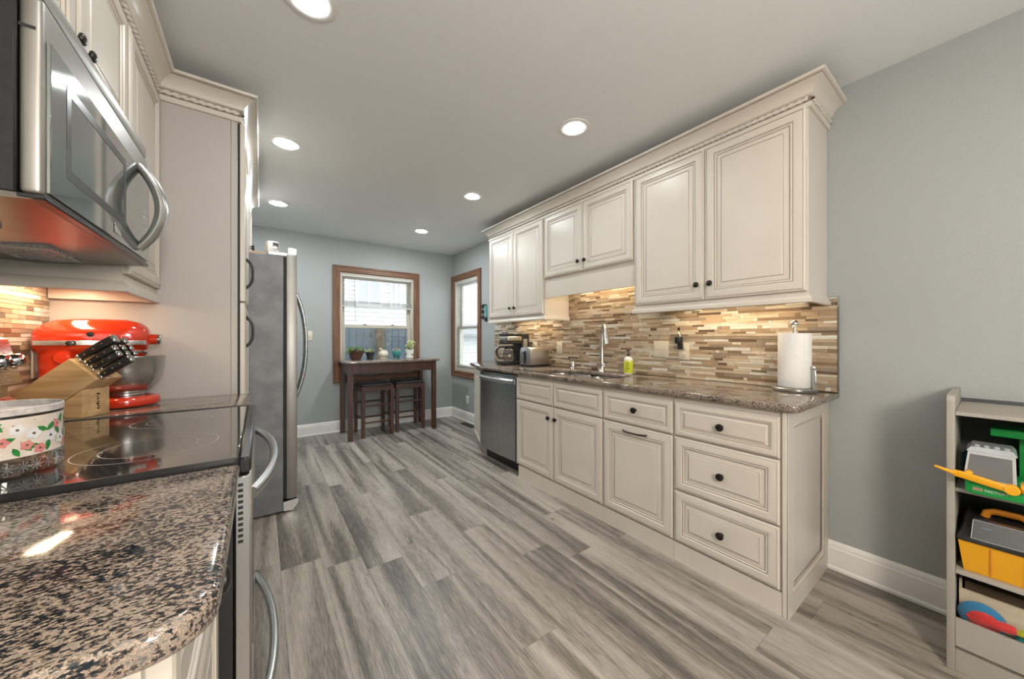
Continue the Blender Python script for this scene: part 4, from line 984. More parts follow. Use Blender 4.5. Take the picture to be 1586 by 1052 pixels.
# =================================================================== BAR TABLE, STOOLS, PLANTS
t = root('bar_table', 'tall narrow espresso wood bar table with granite top under the window', 'table', (1.33, 4.53, 0))
TX0, TX1, TY0, TY1, TZ = 0.805, 1.865, 4.275, 4.795, 0.885
for x in (TX0, TX1 - 0.052):
    for y in (TY0, TY1 - 0.052):
        b = MB(); b.box(x, x + 0.052, y, y + 0.052, 0, TZ - 0.001, 0, 0.003); b.build('leg', MT['espresso'], t)
b = MB()
for y in (TY0 + 0.006, TY1 - 0.030): b.box(TX0 + 0.0525, TX1 - 0.0525, y, y + 0.024, 0.770, TZ - 0.001, 0, 0.002)
for x in (TX0 + 0.006, TX1 - 0.030): b.box(x, x + 0.024, TY0 + 0.0525, TY1 - 0.0525, 0.770, TZ - 0.001, 0, 0.002)
b.build('apron', MT['espresso'], t)
b = MB(); b.box(TX0 - 0.035, TX1 + 0.035, TY0 - 0.03, TY1 + 0.02, TZ, 0.912, 0, 0.006, seg=2); b.build('table_top', MT['granite'], t)
TT = 0.9125
def stool(label, x, y, rz):
    t = root('bar_stool', label, 'stool', (x, y, 0), rz, group='backless bar stools under the bar table'); h = 0.168; lw = 0.038
    L = lambda b, n, m: b.build(n, MT[m], t, local=True)
    for sx in (-1, 1):
        for sy in (-1, 1):
            b = MB(); b.box(sx * h - lw / 2, sx * h + lw / 2, sy * h - lw / 2, sy * h + lw / 2, 0, 0.605, 0, 0.003); L(b, 'leg', 'espresso')
    b = MB(); q = h - lw / 2
    for s in (-1, 1): b.box(-q, q, s * h - 0.010, s * h + 0.010, 0.545, 0.600); b.box(s * h - 0.010, s * h + 0.010, -q, q, 0.545, 0.600)
    L(b, 'seat_rail', 'espresso')
    for s in (-1, 1):
        for z in (0.175, 0.375):
            b = MB(); b.box(-q, q, s * h - 0.008, s * h + 0.008, z - 0.010, z + 0.010, 0, 0.003); L(b, 'rung', 'espresso')
        b = MB(); b.box(s * h - 0.008, s * h + 0.008, -q, q, 0.215, 0.235, 0, 0.003); L(b, 'rung', 'espresso')
    # padded, slightly dished seat
    b = MB(); n = 12; V = []; F = []
    for i in range(n + 1):
        for j in range(n + 1):
            u, v = i / n * 2 - 1, j / n * 2 - 1
            e = max(abs(u), abs(v)); z = 0.640 + 0.012 * u * u - (0.022 * ((e - 0.8) / 0.2) ** 2 if e > 0.8 else 0)
            V.append((u * (h + 0.008), v * (h + 0.008), z))
    for i in range(n):
        for j in range(n): a = i * (n + 1) + j; F.append((a, a + n + 1, a + n + 2, a + 1))
    b.add(V, F); b.box(-h - 0.008, h + 0.008, -h - 0.008, h + 0.008, 0.606, 0.629, 0, 0.004); L(b, 'seat', 'leather')
    return t
stool('dark wooden backless bar stool nearer the refrigerator', 1.142, 4.528, R(2))
stool('dark wooden backless bar stool farther from the refrigerator', 1.578, 4.580, R(-3))

MT['leaf'] = mat('green_leaf', (0.10, 0.20, 0.075), 0.5, var=(30, (0.17, 0.27, 0.10), 1))
MT['leaf_l'] = mat('pale_green_leaf', (0.33, 0.40, 0.13), 0.5, var=(30, (0.45, 0.47, 0.22), 1))
MT['leaf_p'] = mat('pinkish_grey_succulent', (0.40, 0.29, 0.25), 0.5, var=(40, (0.30, 0.33, 0.24), 1))
MT['soil'] = mat('dark_soil', (0.035, 0.025, 0.02), 0.9, bump=(150, 0.8), var=(60, (0.06, 0.045, 0.03), 1))
MT['pot_b'] = mat('brown_glazed_pot', (0.085, 0.034, 0.022), 0.25, coat=0.4, var=(8, (0.12, 0.05, 0.03), 1))
MT['pot_k'] = mat('black_plant_pot', (0.018, 0.024, 0.024), 0.4, var=(15, (0.03, 0.035, 0.035), 1))
MT['pot_w'] = mat('cream_ceramic', (0.66, 0.62, 0.53), 0.3, coat=0.3, var=(30, (0.55, 0.50, 0.40), 1))
MT['pot_t'] = mat('teal_ceramic', (0.025, 0.24, 0.225), 0.22, coat=0.5, var=(10, (0.03, 0.29, 0.27), 1))
def leafblob(b, P, D, L, wd, mi=0, thick=0.35):
    """one fleshy leaf from P along D"""
    D = Vector(D).normalized(); s = D.orthogonal().normalized(); u = D.cross(s); P = Vector(P); V = []; F = []
    prof = [(0, 0.25), (0.25, 0.8), (0.55, 1.0), (0.82, 0.65), (1.0, 0.05)]; k = 6
    for tt, r_ in prof:
        for i in range(k):
            a = 2 * PI * i / k; V.append(P + D * (L * tt) + s * (wd * r_ * math.cos(a)) + u * (wd * thick * r_ * math.sin(a)))
    for j in range(len(prof) - 1):
        for i in range(k): i2 = (i + 1) % k; F.append((j * k + i, j * k + i2, (j + 1) * k + i2, (j + 1) * k + i))
    F += [tuple(range(k))[::-1], tuple(range((len(prof) - 1) * k, len(prof) * k))]
    b.add(V, F, mi)
rp = random.Random(3)
PY = 4.60
# brown pot
def potted(name, label, x, y, prof, pm, soil_z, soil_r, feet=None):
    t = root(name, label, 'potted plant', (x, y, TT))
    b = MB(); b.lathe(prof, (x, y, TT + 0.0006), seg=28)
    if feet:
        for i in range(3): a = 2 * PI * i / 3 + 0.5; b.lathe([(0.006, 0), (0.009, 0.008), (0.012, 0.022)], (x + feet * math.cos(a), y + feet * math.sin(a), TT + 0.0006), seg=10)
    b.build('pot', MT[pm], t)
    b = MB(); b.lathe([(soil_r, 0), (0, 0.004)], (x, y, TT + soil_z), seg=18); b.build('soil', MT['soil'], t)
    return t
x, y = 0.952, PY
t = potted('potted_succulent', 'trailing plant in a wide brown pot, nearest the refrigerator', x, y, [(0, 0), (0.052, 0), (0.058, 0.006), (0.075, 0.05), (0.088, 0.098), (0.096, 0.106), (0.097, 0.120), (0.088, 0.122), (0.084, 0.106), (0, 0.104)], 'pot_b', 0.106, 0.083)
b = MB()
for i in range(150):
    a = rp.random() * 2 * PI; r_ = 0.082 * math.sqrt(rp.random()) + 0.010; z = TT + 0.118 + rp.random() * 0.035
    if r_ > 0.080: z -= rp.random() * 0.05; r_ += 0.010
    leafblob(b, (x + r_ * math.cos(a), y + r_ * math.sin(a), z), (math.cos(a) * 0.6, math.sin(a) * 0.6, rp.uniform(-0.3, 0.9)), 0.022, 0.0075, 0)
b.build('foliage', MT['leaf'], t)
x = 1.118
t = potted('potted_succulent', 'small plant in a flared black pot on the bar table', x, PY, [(0, 0), (0.040, 0), (0.045, 0.010), (0.036, 0.014), (0.038, 0.030), (0.050, 0.076), (0.058, 0.080), (0.060, 0.092), (0.052, 0.093), (0.048, 0.080), (0, 0.078)], 'pot_k', 0.080, 0.047)
b = MB()
for i in range(26):
    a = rp.random() * 2 * PI; r_ = rp.random() * 0.03
    leafblob(b, (x + r_ * math.cos(a), PY + r_ * math.sin(a), TT + 0.082), (math.cos(a) * rp.uniform(0.1, 0.8), math.sin(a) * rp.uniform(0.1, 0.8), 1), rp.uniform(0.035, 0.072), 0.007, 0)
b.build('foliage', MT['leaf_l'], t)
x = 1.282
t = potted('planter', 'cream round planter with an uneven open rim on the bar table', x, PY, [(0, 0.010), (0.026, 0.010), (0.030, 0.0), (0.047, 0.0), (0.050, 0.006), (0.036, 0.018), (0.046, 0.026), (0.060, 0.044), (0.062, 0.064), (0.054, 0.090), (0.044, 0.106), (0.046, 0.112), (0.040, 0.112), (0.036, 0.098), (0, 0.096)], 'pot_w', 0.099, 0.035)
b = MB(); b.tube([(x + 0.042 * math.cos(a), PY + 0.042 * math.sin(a), TT + 0.112 + 0.030 * max(0, math.cos(a - 2.6)) ** 2) for a in [2 * PI * i / 24 for i in range(25)]], 0.0055, 8); b.build('raised_rim', MT['pot_w'], t)
b = MB()
for i in range(18):
    a = rp.random() * 2 * PI; r_ = rp.random() * 0.026; leafblob(b, (x + r_ * math.cos(a), PY + r_ * math.sin(a), TT + 0.10), (math.cos(a) * 0.7, math.sin(a) * 0.7, 1), 0.03, 0.007)
b.build('foliage', MT['leaf'], t)
x = 1.452
t = potted('potted_succulent', 'pinkish succulents in a teal footed pot on the bar table', x, PY, [(0, 0.020), (0.030, 0.020), (0.044, 0.030), (0.056, 0.058), (0.060, 0.086), (0.058, 0.104), (0.053, 0.104), (0.053, 0.092), (0, 0.090)], 'pot_t', 0.092, 0.052, 0.032)
b = MB()
for cx, cy in ((0.02, 0.01), (-0.025, 0.0), (0.0, -0.025), (0.005, 0.03)):
    for i in range(16):
        a = i * 2.4; e = 0.2 + i * 0.06; leafblob(b, (x + cx, PY + cy, TT + 0.096), (math.cos(a) * (1.2 - e), math.sin(a) * (1.2 - e), e), 0.042, 0.009)
b.build('foliage', MT['leaf_p'], t)
x = 1.622
t = potted('potted_plant', 'pale leafy plant in a white pot painted with green leaves', x, PY, [(0, 0), (0.046, 0), (0.048, 0.004), (0.050, 0.018), (0.046, 0.022), (0.050, 0.050), (0.058, 0.112), (0.054, 0.113), (0.050, 0.100), (0, 0.098)], 'plastic_w', 0.100, 0.049)
b = MB()
for i in range(14):
    a = rp.random() * 2 * PI; z = 0.034 + rp.random() * 0.055; r_ = 0.050 + (z - 0.05) * 0.13 + 0.0012; V = []
    for j in range(8):
        th = 2 * PI * j / 8; V.append((x + r_ * math.cos(a + 0.26 * math.cos(th)), PY + r_ * math.sin(a + 0.26 * math.cos(th)), TT + z + 0.010 * math.sin(th + 0.5)))
    b.add(V, [tuple(range(8))])
b.build('painted_leaves', MT['leaf'], t)
b = MB()
for i in range(15):
    a = rp.random() * 2 * PI; s = rp.uniform(0.25, 0.95); h = rp.uniform(0.05, 0.13)
    e = Vector((x + math.cos(a) * s * 0.09, PY + math.sin(a) * s * 0.06, TT + 0.10 + h)); o_ = Vector((x, PY, TT + 0.10)); m_ = o_.lerp(e, 0.5) + Vector((0, 0, 0.02))
    b.tube([o_, m_, e], 0.0017, 5, 1)
    for q in range(7):
        p = o_.lerp(e, 0.35 + q * 0.1) + Vector((0, 0, 0.012)); leafblob(b, p, (math.cos(a + q * 2.3), math.sin(a + q * 2.3), 0.35), 0.024, 0.009, 0, 0.2)
b.build('foliage', [MT['leaf_l'], MT['leaf']], t)
# wall ornament, floor vent
t = root('wall_ornament', 'small dark metal wall ornament with a teal panel beside the wall cabinet', 'ornament', (XR, 3.86, 1.42))
b = MB(); b.box(XR - 0.010, XR - 0.0005, 3.835, 3.885, 1.45, 1.60, 0, 0.002); b.build('panel', MT['pot_t'], t)
b = MB()
b.tube([(XR - 0.008, 3.93, 1.62), (XR - 0.012, 3.88, 1.615), (XR - 0.012, 3.84, 1.61)], 0.006, 8)
b.tube([(XR - 0.008, 3.935, 1.63), (XR - 0.010, 3.94, 1.52), (XR - 0.010, 3.90, 1.42)], 0.004, 8)
b.box(XR - 0.014, XR - 0.0005, 3.83, 3.89, 1.40, 1.45, 0, 0.004); b.build('bracket', MT['bronze'], t)
for z in (1.60, 1.53, 1.46):
    b = MB(); b.lathe([(0.0, -0.006), (0.020, -0.004), (0.024, 0.0), (0.020, 0.004), (0, 0.006)], (XR - 0.012, 3.935, z), (-1, 0, 0), 16, sy=1.25); b.build('disc', MT['bronze'], t)
t = root('floor_vent', 'dark louvred floor vent by the right baseboard beyond the dishwasher', 'vent', (2.285, 4.18, 0))
b = MB(); b.box(2.235, 2.338, 4.02, 4.34, 0.0002, 0.005, 0, 0.002); fv = b.build('grille_frame', MT['bronze'], t)
b = MB()
for i in range(20): b.box(2.248, 2.325, 4.034 + i * 0.0148, 4.042 + i * 0.0148, 0.0052, 0.0064)
b.build('louvres', MT['black'], fv)

# =================================================================== THINGS ON THE LEFT WORKTOP
# stand mixer
MX, MYc, z0 = -0.44, 2.065, ZC + 0.001
t = root('stand_mixer', 'orange-red stand mixer with a steel bowl in the worktop corner', 'stand mixer', (-0.50, MYc, ZC))
b = MB()
out = [(MX + 0.098 * math.cos(R(a)), MYc + 0.098 * math.sin(R(a))) for a in range(-100, 101, 10)] + [(-0.54, MYc + 0.066), (-0.655, MYc + 0.060), (-0.668, MYc + 0.048), (-0.668, MYc - 0.048), (-0.655, MYc - 0.060), (-0.54, MYc - 0.066)]
kk = len(out); V = []; F = []; cx0 = -0.51
lv = [(0.002, 0.93), (0.004, 0.975), (0.012, 1.0), (0.026, 1.0), (0.035, 0.975), (0.040, 0.92), (0.041, 0.86)]
for z, sc_ in lv: V += [(cx0 + (x - cx0) * sc_, MYc + (y - MYc) * (1 - (1 - sc_) * 1.4), z0 + z) for x, y in out]
for j in range(len(lv) - 1): F += [(j * kk + i, j * kk + (i + 1) % kk, (j + 1) * kk + (i + 1) % kk, (j + 1) * kk + i) for i in range(kk)]
F += [tuple(range(kk))[::-1], tuple(range((len(lv) - 1) * kk, len(lv) * kk))]
b.add(V, F); b.build('base', MT['red'], t, angle=60)
b = MB(); sec = [(-0.622, 0.04, 0.052, 0.066), (-0.622, 0.09, 0.044, 0.052), (-0.618, 0.14, 0.044, 0.050), (-0.610, 0.19, 0.056, 0.056), (-0.600, 0.235, 0.066, 0.060)]
V = []; F = []; k = 20
for cx, z, rx_, ry_ in sec:
    for i in range(k): a = 2 * PI * i / k; V.append((cx + rx_ * math.cos(a), MYc + ry_ * math.sin(a), z0 + z))
for j in range(len(sec) - 1):
    for i in range(k): i2 = (i + 1) % k; F.append((j * k + i, j * k + i2, (j + 1) * k + i2, (j + 1) * k + i))
F += [tuple(range(k))[::-1], tuple(range((len(sec) - 1) * k, len(sec) * k))]
b.add(V, F); b.lathe([(0, -0.068), (0.020, -0.066), (0.026, -0.058), (0.026, 0.058), (0.020, 0.066), (0, 0.068)], (-0.590, MYc, z0 + 0.200), (0, 1, 0), 18); b.build('column', MT['red'], t)
# head: superellipse sections along x
b = MB(); V = []; F = []; k = 24
hs = [(-0.673, 0.030, 0.030, 0.262), (-0.668, 0.044, 0.044, 0.264), (-0.652, 0.057, 0.055, 0.269), (-0.620, 0.067, 0.066, 0.276), (-0.56, 0.071, 0.071, 0.278), (-0.49, 0.070, 0.070, 0.279),
      (-0.435, 0.067, 0.066, 0.281), (-0.40, 0.060, 0.057, 0.279), (-0.382, 0.050, 0.046, 0.275), (-0.374, 0.036, 0.032, 0.272), (-0.372, 0.0, 0.0, 0.272)]
for cx, ry_, rz_, zc in hs:
    for i in range(k):
        a = 2 * PI * i / k; ca, sa = math.cos(a), math.sin(a)
        V.append((cx, MYc + ry_ * math.copysign(abs(ca) ** 0.8, ca), z0 + zc + rz_ * math.copysign(abs(sa) ** 0.85, sa) * (1.0 if sa > 0 else 1.05)))
for j in range(len(hs) - 1):
    for i in range(k): i2 = (i + 1) % k; F.append((j * k + i2, j * k + i, (j + 1) * k + i, (j + 1) * k + i2))
F.append(tuple(range(k))); b.add(V, F); b.build('motor_head', MT['red'], t)
b = MB(); b.lathe([(0.0215, -0.03), (0.0215, 0.026), (0.019, 0.028)], (-0.378, MYc, z0 + 0.268), (1, 0, 0), 20); hb = b.build('attachment_hub', MT['red'], t)
b = MB(); b.lathe([(0.0205, 0.0285), (0.0205, 0.036), (0.016, 0.040), (0, 0.041)], (-0.378, MYc, z0 + 0.268), (1, 0, 0), 20); b.build('hub_cap', MT['chrome'], hb)
b = MB()
for s in (-1, 1): b.box(-0.655, -0.372, MYc + s * 0.0715 - 0.0012, MYc + s * 0.0715 + 0.0012, z0 + 0.247, z0 + 0.264, 0, 0.0008)
b.build('trim_band', MT['nickel'], t)
b = MB(); b.lathe([(0.0, 0.0), (0.0045, 0.0), (0.0045, 0.012), (0.009, 0.014), (0.009, 0.022), (0, 0.024)], (-0.565, MYc - 0.071, z0 + 0.254), (0, -1, 0), 14); b.build('speed_lever', MT['black'], t)
b = MB(); b.lathe([(0.010, 0), (0.009, 0.005), (0, 0.006)], (-0.520, MYc - 0.0695, z0 + 0.288), (0, -1, 0), 14); b.build('hub_knob', MT['bronze'], t)
b = MB(); b.lathe([(0.0, 0.190), (0.028, 0.190), (0.036, 0.196), (0.044, 0.208), (0.047, 0.212), (0.047, 0.224), (0.047, 0.238), (0.048, 0.262)], (MX + 0.012, MYc, z0), seg=28, mi=[0, 0, 0, 0, 1, 0, 1]); b.build('planetary', [MT['red'], MT['nickel']], t)
b = MB(); b.lathe([(0.008, 0.115), (0.008, 0.192)], (MX + 0.012, MYc, z0), seg=12); b.build('beater_shaft', MT['nickel'], t)
b = MB(); b.lathe([(0.046, 0.041), (0.050, 0.043), (0.050, 0.052), (0.046, 0.056), (0.052, 0.060), (0.072, 0.076), (0.094, 0.108), (0.106, 0.145), (0.111, 0.196), (0.1135, 0.199), (0.112, 0.201), (0.109, 0.198), (0.104, 0.146), (0.092, 0.110), (0.070, 0.079), (0, 0.064)], (MX, MYc, z0), seg=40); bw = b.build('mixing_bowl', MT['steel'], t)
# knife block and knives
KO, KA = Vector((-0.492, 1.818, ZC + 0.0012)), math.atan2(-0.482, 0.876)
t = root('knife_block', 'slanted bamboo knife block full of black-handled knives', 'knife block', KO, KA)
b = MB(); b.prism([(-0.040, 0.203), (-0.200, 0.085), (-0.212, 0.0), (-0.136, 0.0), (0.044, 0.131)][::-1], 0.0, 0.091, 'xz', bev=0.002)
kb = b.build('slanted_block', MT['bamboo'], t, local=True, angle=25)
b = MB(); b.prism([(-0.128, 0.0), (0.0, 0.0), (0.0, 0.0965)][::-1], 0.0, 0.091, 'xz', bev=0.001); ft = b.build('foot', MT['bamboo'], t, local=True, angle=25)
b = MB(); rl = random.Random(5)
for i in range(7): b.box(0.0001, 0.0007, 0.046 + rl.random() * 0.004, 0.052 + rl.random() * 0.005, 0.022 + i * 0.0085, 0.025 + i * 0.0085 + rl.random() * 0.003)
b.build('burnt_mark', MT['bronze'], ft, local=True)
KM = Matrix.Translation(KO) @ Matrix.Rotation(KA, 4, 'Z')
A_, B_ = Vector((-0.040, 0, 0.203)), Vector((0.044, 0, 0.131)); kd = Vector((0.818, 0, 0.575)); kn_ = Vector((-0.575, 0, 0.818))
klabels = [(0.08, 0.022, 0.128, 1.5, 'chef knife with a large black handle in the top slot nearest the camera'), (0.08, 0.070, 0.115, 1.25, 'knife in the top row of the block, farther slot'),
           (0.36, 0.018, 0.105, 1.1, 'second-row knife in the block nearest the camera'), (0.36, 0.046, 0.105, 1.1, 'second-row knife in the middle of the block'), (0.36, 0.074, 0.105, 1.1, 'second-row knife in the block nearest the mixer'),
           (0.58, 0.018, 0.098, 1.05, 'third-row knife in the block nearest the camera'), (0.58, 0.046, 0.098, 1.05, 'third-row knife in the middle of the block'), (0.58, 0.074, 0.098, 1.05, 'third-row knife in the block nearest the mixer'),
           (0.93, 0.014, 0.112, 1.3, 'lowest knife in the block, its three rivets facing the camera')]
for f, yy, L_, s, lab in klabels:
    P = A_.lerp(B_, f) + Vector((0, yy, 0)) + kd * 0.002
    Pw = KM @ P; xw = (KM.to_3x3() @ kd); zw = (KM.to_3x3() @ kn_); yw = zw.cross(xw)
    RM = Matrix(((xw.x, yw.x, zw.x, Pw.x), (xw.y, yw.y, zw.y, Pw.y), (xw.z, yw.z, zw.z, Pw.z), (0, 0, 0, 1)))
    t = bpy.data.objects.new('kitchen_knife', None); C.objects.link(t); t.matrix_world = RM; t.location = RM.to_translation(); t.rotation_euler = RM.to_euler(); ROOTM[t.name] = RM
    tag(t, lab, 'knife', 'knives in the bamboo block')
    b = MB(); hw = 0.0085 * s; b.prism([(0.012, -hw * 0.8), (L_ * 0.35, -hw * 0.95), (L_ * 0.7, -hw * 1.15), (L_, -hw * 1.35), (L_, hw * 0.75), (L_ * 0.7, hw), (L_ * 0.3, hw), (0.012, hw)], -0.0062 * s, 0.0062 * s, 'xz', bev=0.0022)
    hd = b.build('handle', MT['black'], t, local=True)
    b = MB(); b.box(0.0, 0.012, -0.0052 * s, 0.0052 * s, -hw * 0.85, hw * 1.05, 0, 0.0015); b.build('bolster', MT['chrome'], t, local=True)
    b = MB(); b.box(L_ + 0.0002, L_ + 0.009, -0.0066 * s, 0.0066 * s, -hw * 1.35, hw * 0.78, 0, 0.002); b.build('end_cap', MT['chrome'], t, local=True)
    b = MB()
    for q in (0.25, 0.5, 0.75):
        b = MB(); b.lathe([(0.0028, 0), (0.0026, 0.0006), (0, 0.0008)], (L_ * q, -0.0062 * s, 0), (0, -1, 0), 12); b.build('rivet', MT['chrome'], hd, local=True)
# floral glass jar on the cooktop
VX, VY, VZ, VR, VH = -0.425, 1.150, 0.9096, 0.086, 0.128
t = root('glass_jar', 'cut glass jar with a painted band of pink flowers on the cooktop', 'jar', (VX, VY, VZ))
b = MB(); n = 48
for zz in (0,):
    V = []; F = []
    lv = [(0.0, 0.96), (0.004, 1.0), (0.030, 1.0), (0.034, 0.985), (0.112, 0.985), (0.116, 1.0), (VH, 1.0), (VH + 0.001, 0.965), (0.010, 0.93)]
    for j, (z, rr) in enumerate(lv):
        for i in range(n):
            a = 2 * PI * i / n; g = 1.0 - (0.022 if (i % 2 and j in (1, 2)) else 0.0); V.append((VX + VR * rr * g * math.cos(a), VY + VR * rr * g * math.sin(a), VZ + z))
    for j in range(len(lv) - 1):
        for i in range(n): i2 = (i + 1) % n; F.append((j * n + i, j * n + i2, (j + 1) * n + i2, (j + 1) * n + i))
    F.append(tuple(range(n))[::-1]); F.append(tuple(range((len(lv) - 1) * n, len(lv) * n))); b.add(V, F)
b.build('glass_body', MT['clear'], t, angle=15)
MT['petal_p'] = mat('pink_petal_paint', (0.55, 0.16, 0.15), 0.3, var=(60, (0.62, 0.27, 0.24), 1)); MT['petal_w'] = mat('white_petal_paint', (0.70, 0.69, 0.67), 0.3, var=(60, (0.6, 0.6, 0.62), 1))
MT['leaf_d'] = mat('deep_green_leaf_paint', (0.02, 0.17, 0.035), 0.3, var=(60, (0.03, 0.23, 0.05), 1)); MT['band'] = mat('cream_glass_paint', (0.62, 0.52, 0.44), 0.25, var=(25, (0.70, 0.63, 0.58), 1))
MT['cut_glass'] = mat('cut_glass_facets', (0.40, 0.40, 0.40), 0.15, 0.6, var=(90, (0.20, 0.20, 0.20), 1))
MT['rim_glass'] = mat('frosted_glass_rim', (0.62, 0.58, 0.56), 0.3, var=(90, (0.42, 0.38, 0.36), 1))
MT['vine'] = mat('brown_vine_paint', (0.10, 0.05, 0.04), 0.4, var=(30, (0.16, 0.08, 0.05), 1))
b = MB(); b.lathe([(VR * 1.002, 0.1165), (VR * 1.003, VH), (VR * 0.985, VH + 0.002), (VR * 0.965, VH), (VR * 0.965, 0.118)], (VX, VY, VZ), seg=48); b.build('frosted_rim', MT['rim_glass'], t)
b = MB(); rr0 = VR * 0.987; V = []; F = []
for z in (0.036, 0.111):
    for i in range(64): a = 2 * PI * i / 64; V.append((VX + rr0 * math.cos(a), VY + rr0 * math.sin(a), VZ + z))
for i in range(64): i2 = (i + 1) % 64; F.append((i, i2, 64 + i2, 64 + i))
b.add(V, F)
bd = b.build('painted_band', MT['band'], t)
rv = random.Random(11)
def decal(b, a, z, pts, mi, lift):
    V = [(VX + (rr0 + lift) * math.cos(a + u / VR), VY + (rr0 + lift) * math.sin(a + u / VR), VZ + z + v) for u, v in pts]; b.add(V, [tuple(range(len(V)))], mi)
def petals(b, a, z, r_, mi, lift):
    pts = [(r_ * (0.86 + 0.14 * math.cos(5 * th)) * math.cos(th), r_ * (0.86 + 0.14 * math.cos(5 * th)) * math.sin(th)) for th in [2 * PI * i / 30 for i in range(30)]]
    decal(b, a, z, pts, mi, lift); decal(b, a, z, [(r_ * 0.22 * math.cos(th), r_ * 0.22 * math.sin(th)) for th in [2 * PI * i / 8 for i in range(8)]], 4, lift + 0.0002)
b = MB(); k = 0
for i in range(46):
    a = 2 * PI * (i + rv.random()) / 46; z = 0.043 + rv.random() * 0.06
    th = rv.random() * PI; wv = 0.0006
    decal(b, a, z, [(-0.02 * math.cos(th) - wv * math.sin(th), max(-0.005, -0.012 * math.sin(th))), (-0.02 * math.cos(th) + wv * math.sin(th), max(-0.004, -0.012 * math.sin(th)) + 0.0012), (0.02 * math.cos(th), min(0.012, 0.005 * math.sin(th)) + 0.001), (0.02 * math.cos(th), min(0.012, 0.005 * math.sin(th)))], 4, 0.0003)
for i in range(52):
    a = 2 * PI * (i + 0.6 * rv.random()) / 52; z = 0.045 + rv.random() * 0.057; th = rv.random() * 2 * PI; L_ = 0.0105 + rv.random() * 0.004
    decal(b, a, z, [(L_ * c1 * math.cos(th) - L_ * 0.42 * s1 * math.sin(th), L_ * c1 * math.sin(th) * 0.9 + L_ * 0.42 * s1 * math.cos(th)) for c1, s1 in ((-1, 0), (-0.5, 0.75), (0.1, 1), (0.6, 0.6), (1, 0), (0.6, -0.6), (0.1, -1), (-0.5, -0.75))], 2, 0.0006)
for i in range(44):
    a = 2 * PI * (i + 0.7 * rv.random()) / 44; z = 0.047 + ((i * 7) % 5) / 5 * 0.052; petals(b, a, z, 0.0096 + rv.random() * 0.0035, 0 if i % 2 == 0 else 1, 0.0009 + 0.0002 * (i % 2))
b2 = MB()
for i in range(30):
    a = 2 * PI * i / 30
    for th in (0, PI / 4, PI / 2, 3 * PI / 4):
        L2, w2 = 0.0085, 0.0007; V2 = []
        for u, v in ((-L2, -w2), (L2, -w2), (L2, w2), (-L2, w2)):
            uu2, vv2 = u * math.cos(th) - v * math.sin(th), u * math.sin(th) + v * math.cos(th)
            V2.append((VX + (VR + 0.0006) * math.cos(a + uu2 / VR), VY + (VR + 0.0006) * math.sin(a + uu2 / VR), VZ + 0.0175 + vv2 * 1.3))
        b2.add(V2, [(0, 1, 2, 3)])
b2.build('cut_star_pattern', MT['cut_glass'], t, smooth=False)
b.build('painted_flowers', [MT['petal_p'], MT['petal_w'], MT['leaf_d'], MT['band'], MT['vine']], bd, smooth=False)

# =================================================================== TOY SHELF
MT['shelf'] = mat('grey_beige_shelf_laminate', (0.36, 0.335, 0.295), 0.5, var=(4, (0.32, 0.295, 0.26), 1)); MT['shelf_in'] = mat('dark_shelf_back', (0.05, 0.055, 0.06), 0.6, var=(5, (0.06, 0.065, 0.07), 1))
MT['toy_y'] = mat('yellow_toy_plastic', (0.75, 0.36, 0.012), 0.3, var=(6, (0.70, 0.33, 0.01), 1)); MT['toy_g'] = mat('green_toy_plastic', (0.008, 0.30, 0.055), 0.3, var=(6, (0.008, 0.26, 0.05), 1))
MT['toy_b'] = mat('blue_plush', (0.015, 0.14, 0.27), 0.85, bump=(260, 0.8), var=(30, (0.02, 0.17, 0.33), 1), sheen=0.3); MT['toy_r'] = mat('red_plush', (0.45, 0.016, 0.014), 0.8, bump=(260, 0.8), var=(30, (0.52, 0.025, 0.02), 1), sheen=0.3)
MT['toy_t'] = mat('teal_plush', (0.02, 0.30, 0.30), 0.85, bump=(260, 0.8), var=(20, (0.03, 0.36, 0.34), 1), sheen=0.3); MT['toy_l'] = mat('lime_plush', (0.40, 0.47, 0.02), 0.85, bump=(260, 0.8), var=(20, (0.5, 0.5, 0.03), 1), sheen=0.3)
MT['card_d'] = mat('dark_brown_cardboard', (0.075, 0.05, 0.03), 0.8, var=(12, (0.11, 0.075, 0.045), 1))
MT['card'] = mat('brown_cardboard', (0.33, 0.235, 0.15), 0.8, var=(12, (0.28, 0.2, 0.12), 1)); MT['pale_wood'] = wood_mat('pale_wood', (0.50, 0.40, 0.29), (0.60, 0.50, 0.37), 1, 30, 0.5)
MT['orange'] = mat('orange_handle', (0.62, 0.22, 0.015), 0.35, var=(6, (0.56, 0.2, 0.015), 1))
SFX, SY_, SYR = 1.985, 0.103, -0.62
t = root('toy_shelf', 'grey-beige toy shelf against the right wall, cut by the frame edge', 'shelf', (2.17, -0.26, 0))
def side(y0, y1):
    b = MB(); b.prism([(SFX, 0), (2.348, 0), (2.348, 0.972), (SFX + 0.02, 0.972), (SFX + 0.006, 0.966), (SFX, 0.952)], y0, y1, 'xz', bev=0.002); b.build('side_panel', MT['shelf'], t)
side(SY_ - 0.019, SY_); side(SYR, SYR + 0.019)
YI0, YI1 = SYR + 0.0195, SY_ - 0.0195
b = MB(); b.box(2.338, 2.348, YI0, YI1, 0.02, 0.93); b.build('back_panel', MT['shelf_in'], t)
for nm, za, zb_, x0 in (('top_board', 0.902, 0.916, SFX + 0.002), ('shelf_board', 0.634, 0.648, SFX + 0.004), ('shelf_board', 0.345, 0.359, SFX + 0.004), ('bottom_board', 0.075, 0.089, SFX + 0.02)):
    b = MB(); b.box(x0, 2.3375, YI0, YI1, za, zb_, 0, 0.001); b.build(nm, MT['shelf'], t)
b = MB(); b.box(SFX + 0.002, SFX + 0.014, YI0, YI1, 0.0905, 0.188, 0, 0.001); b.build('bin_front', MT['shelf'], t)
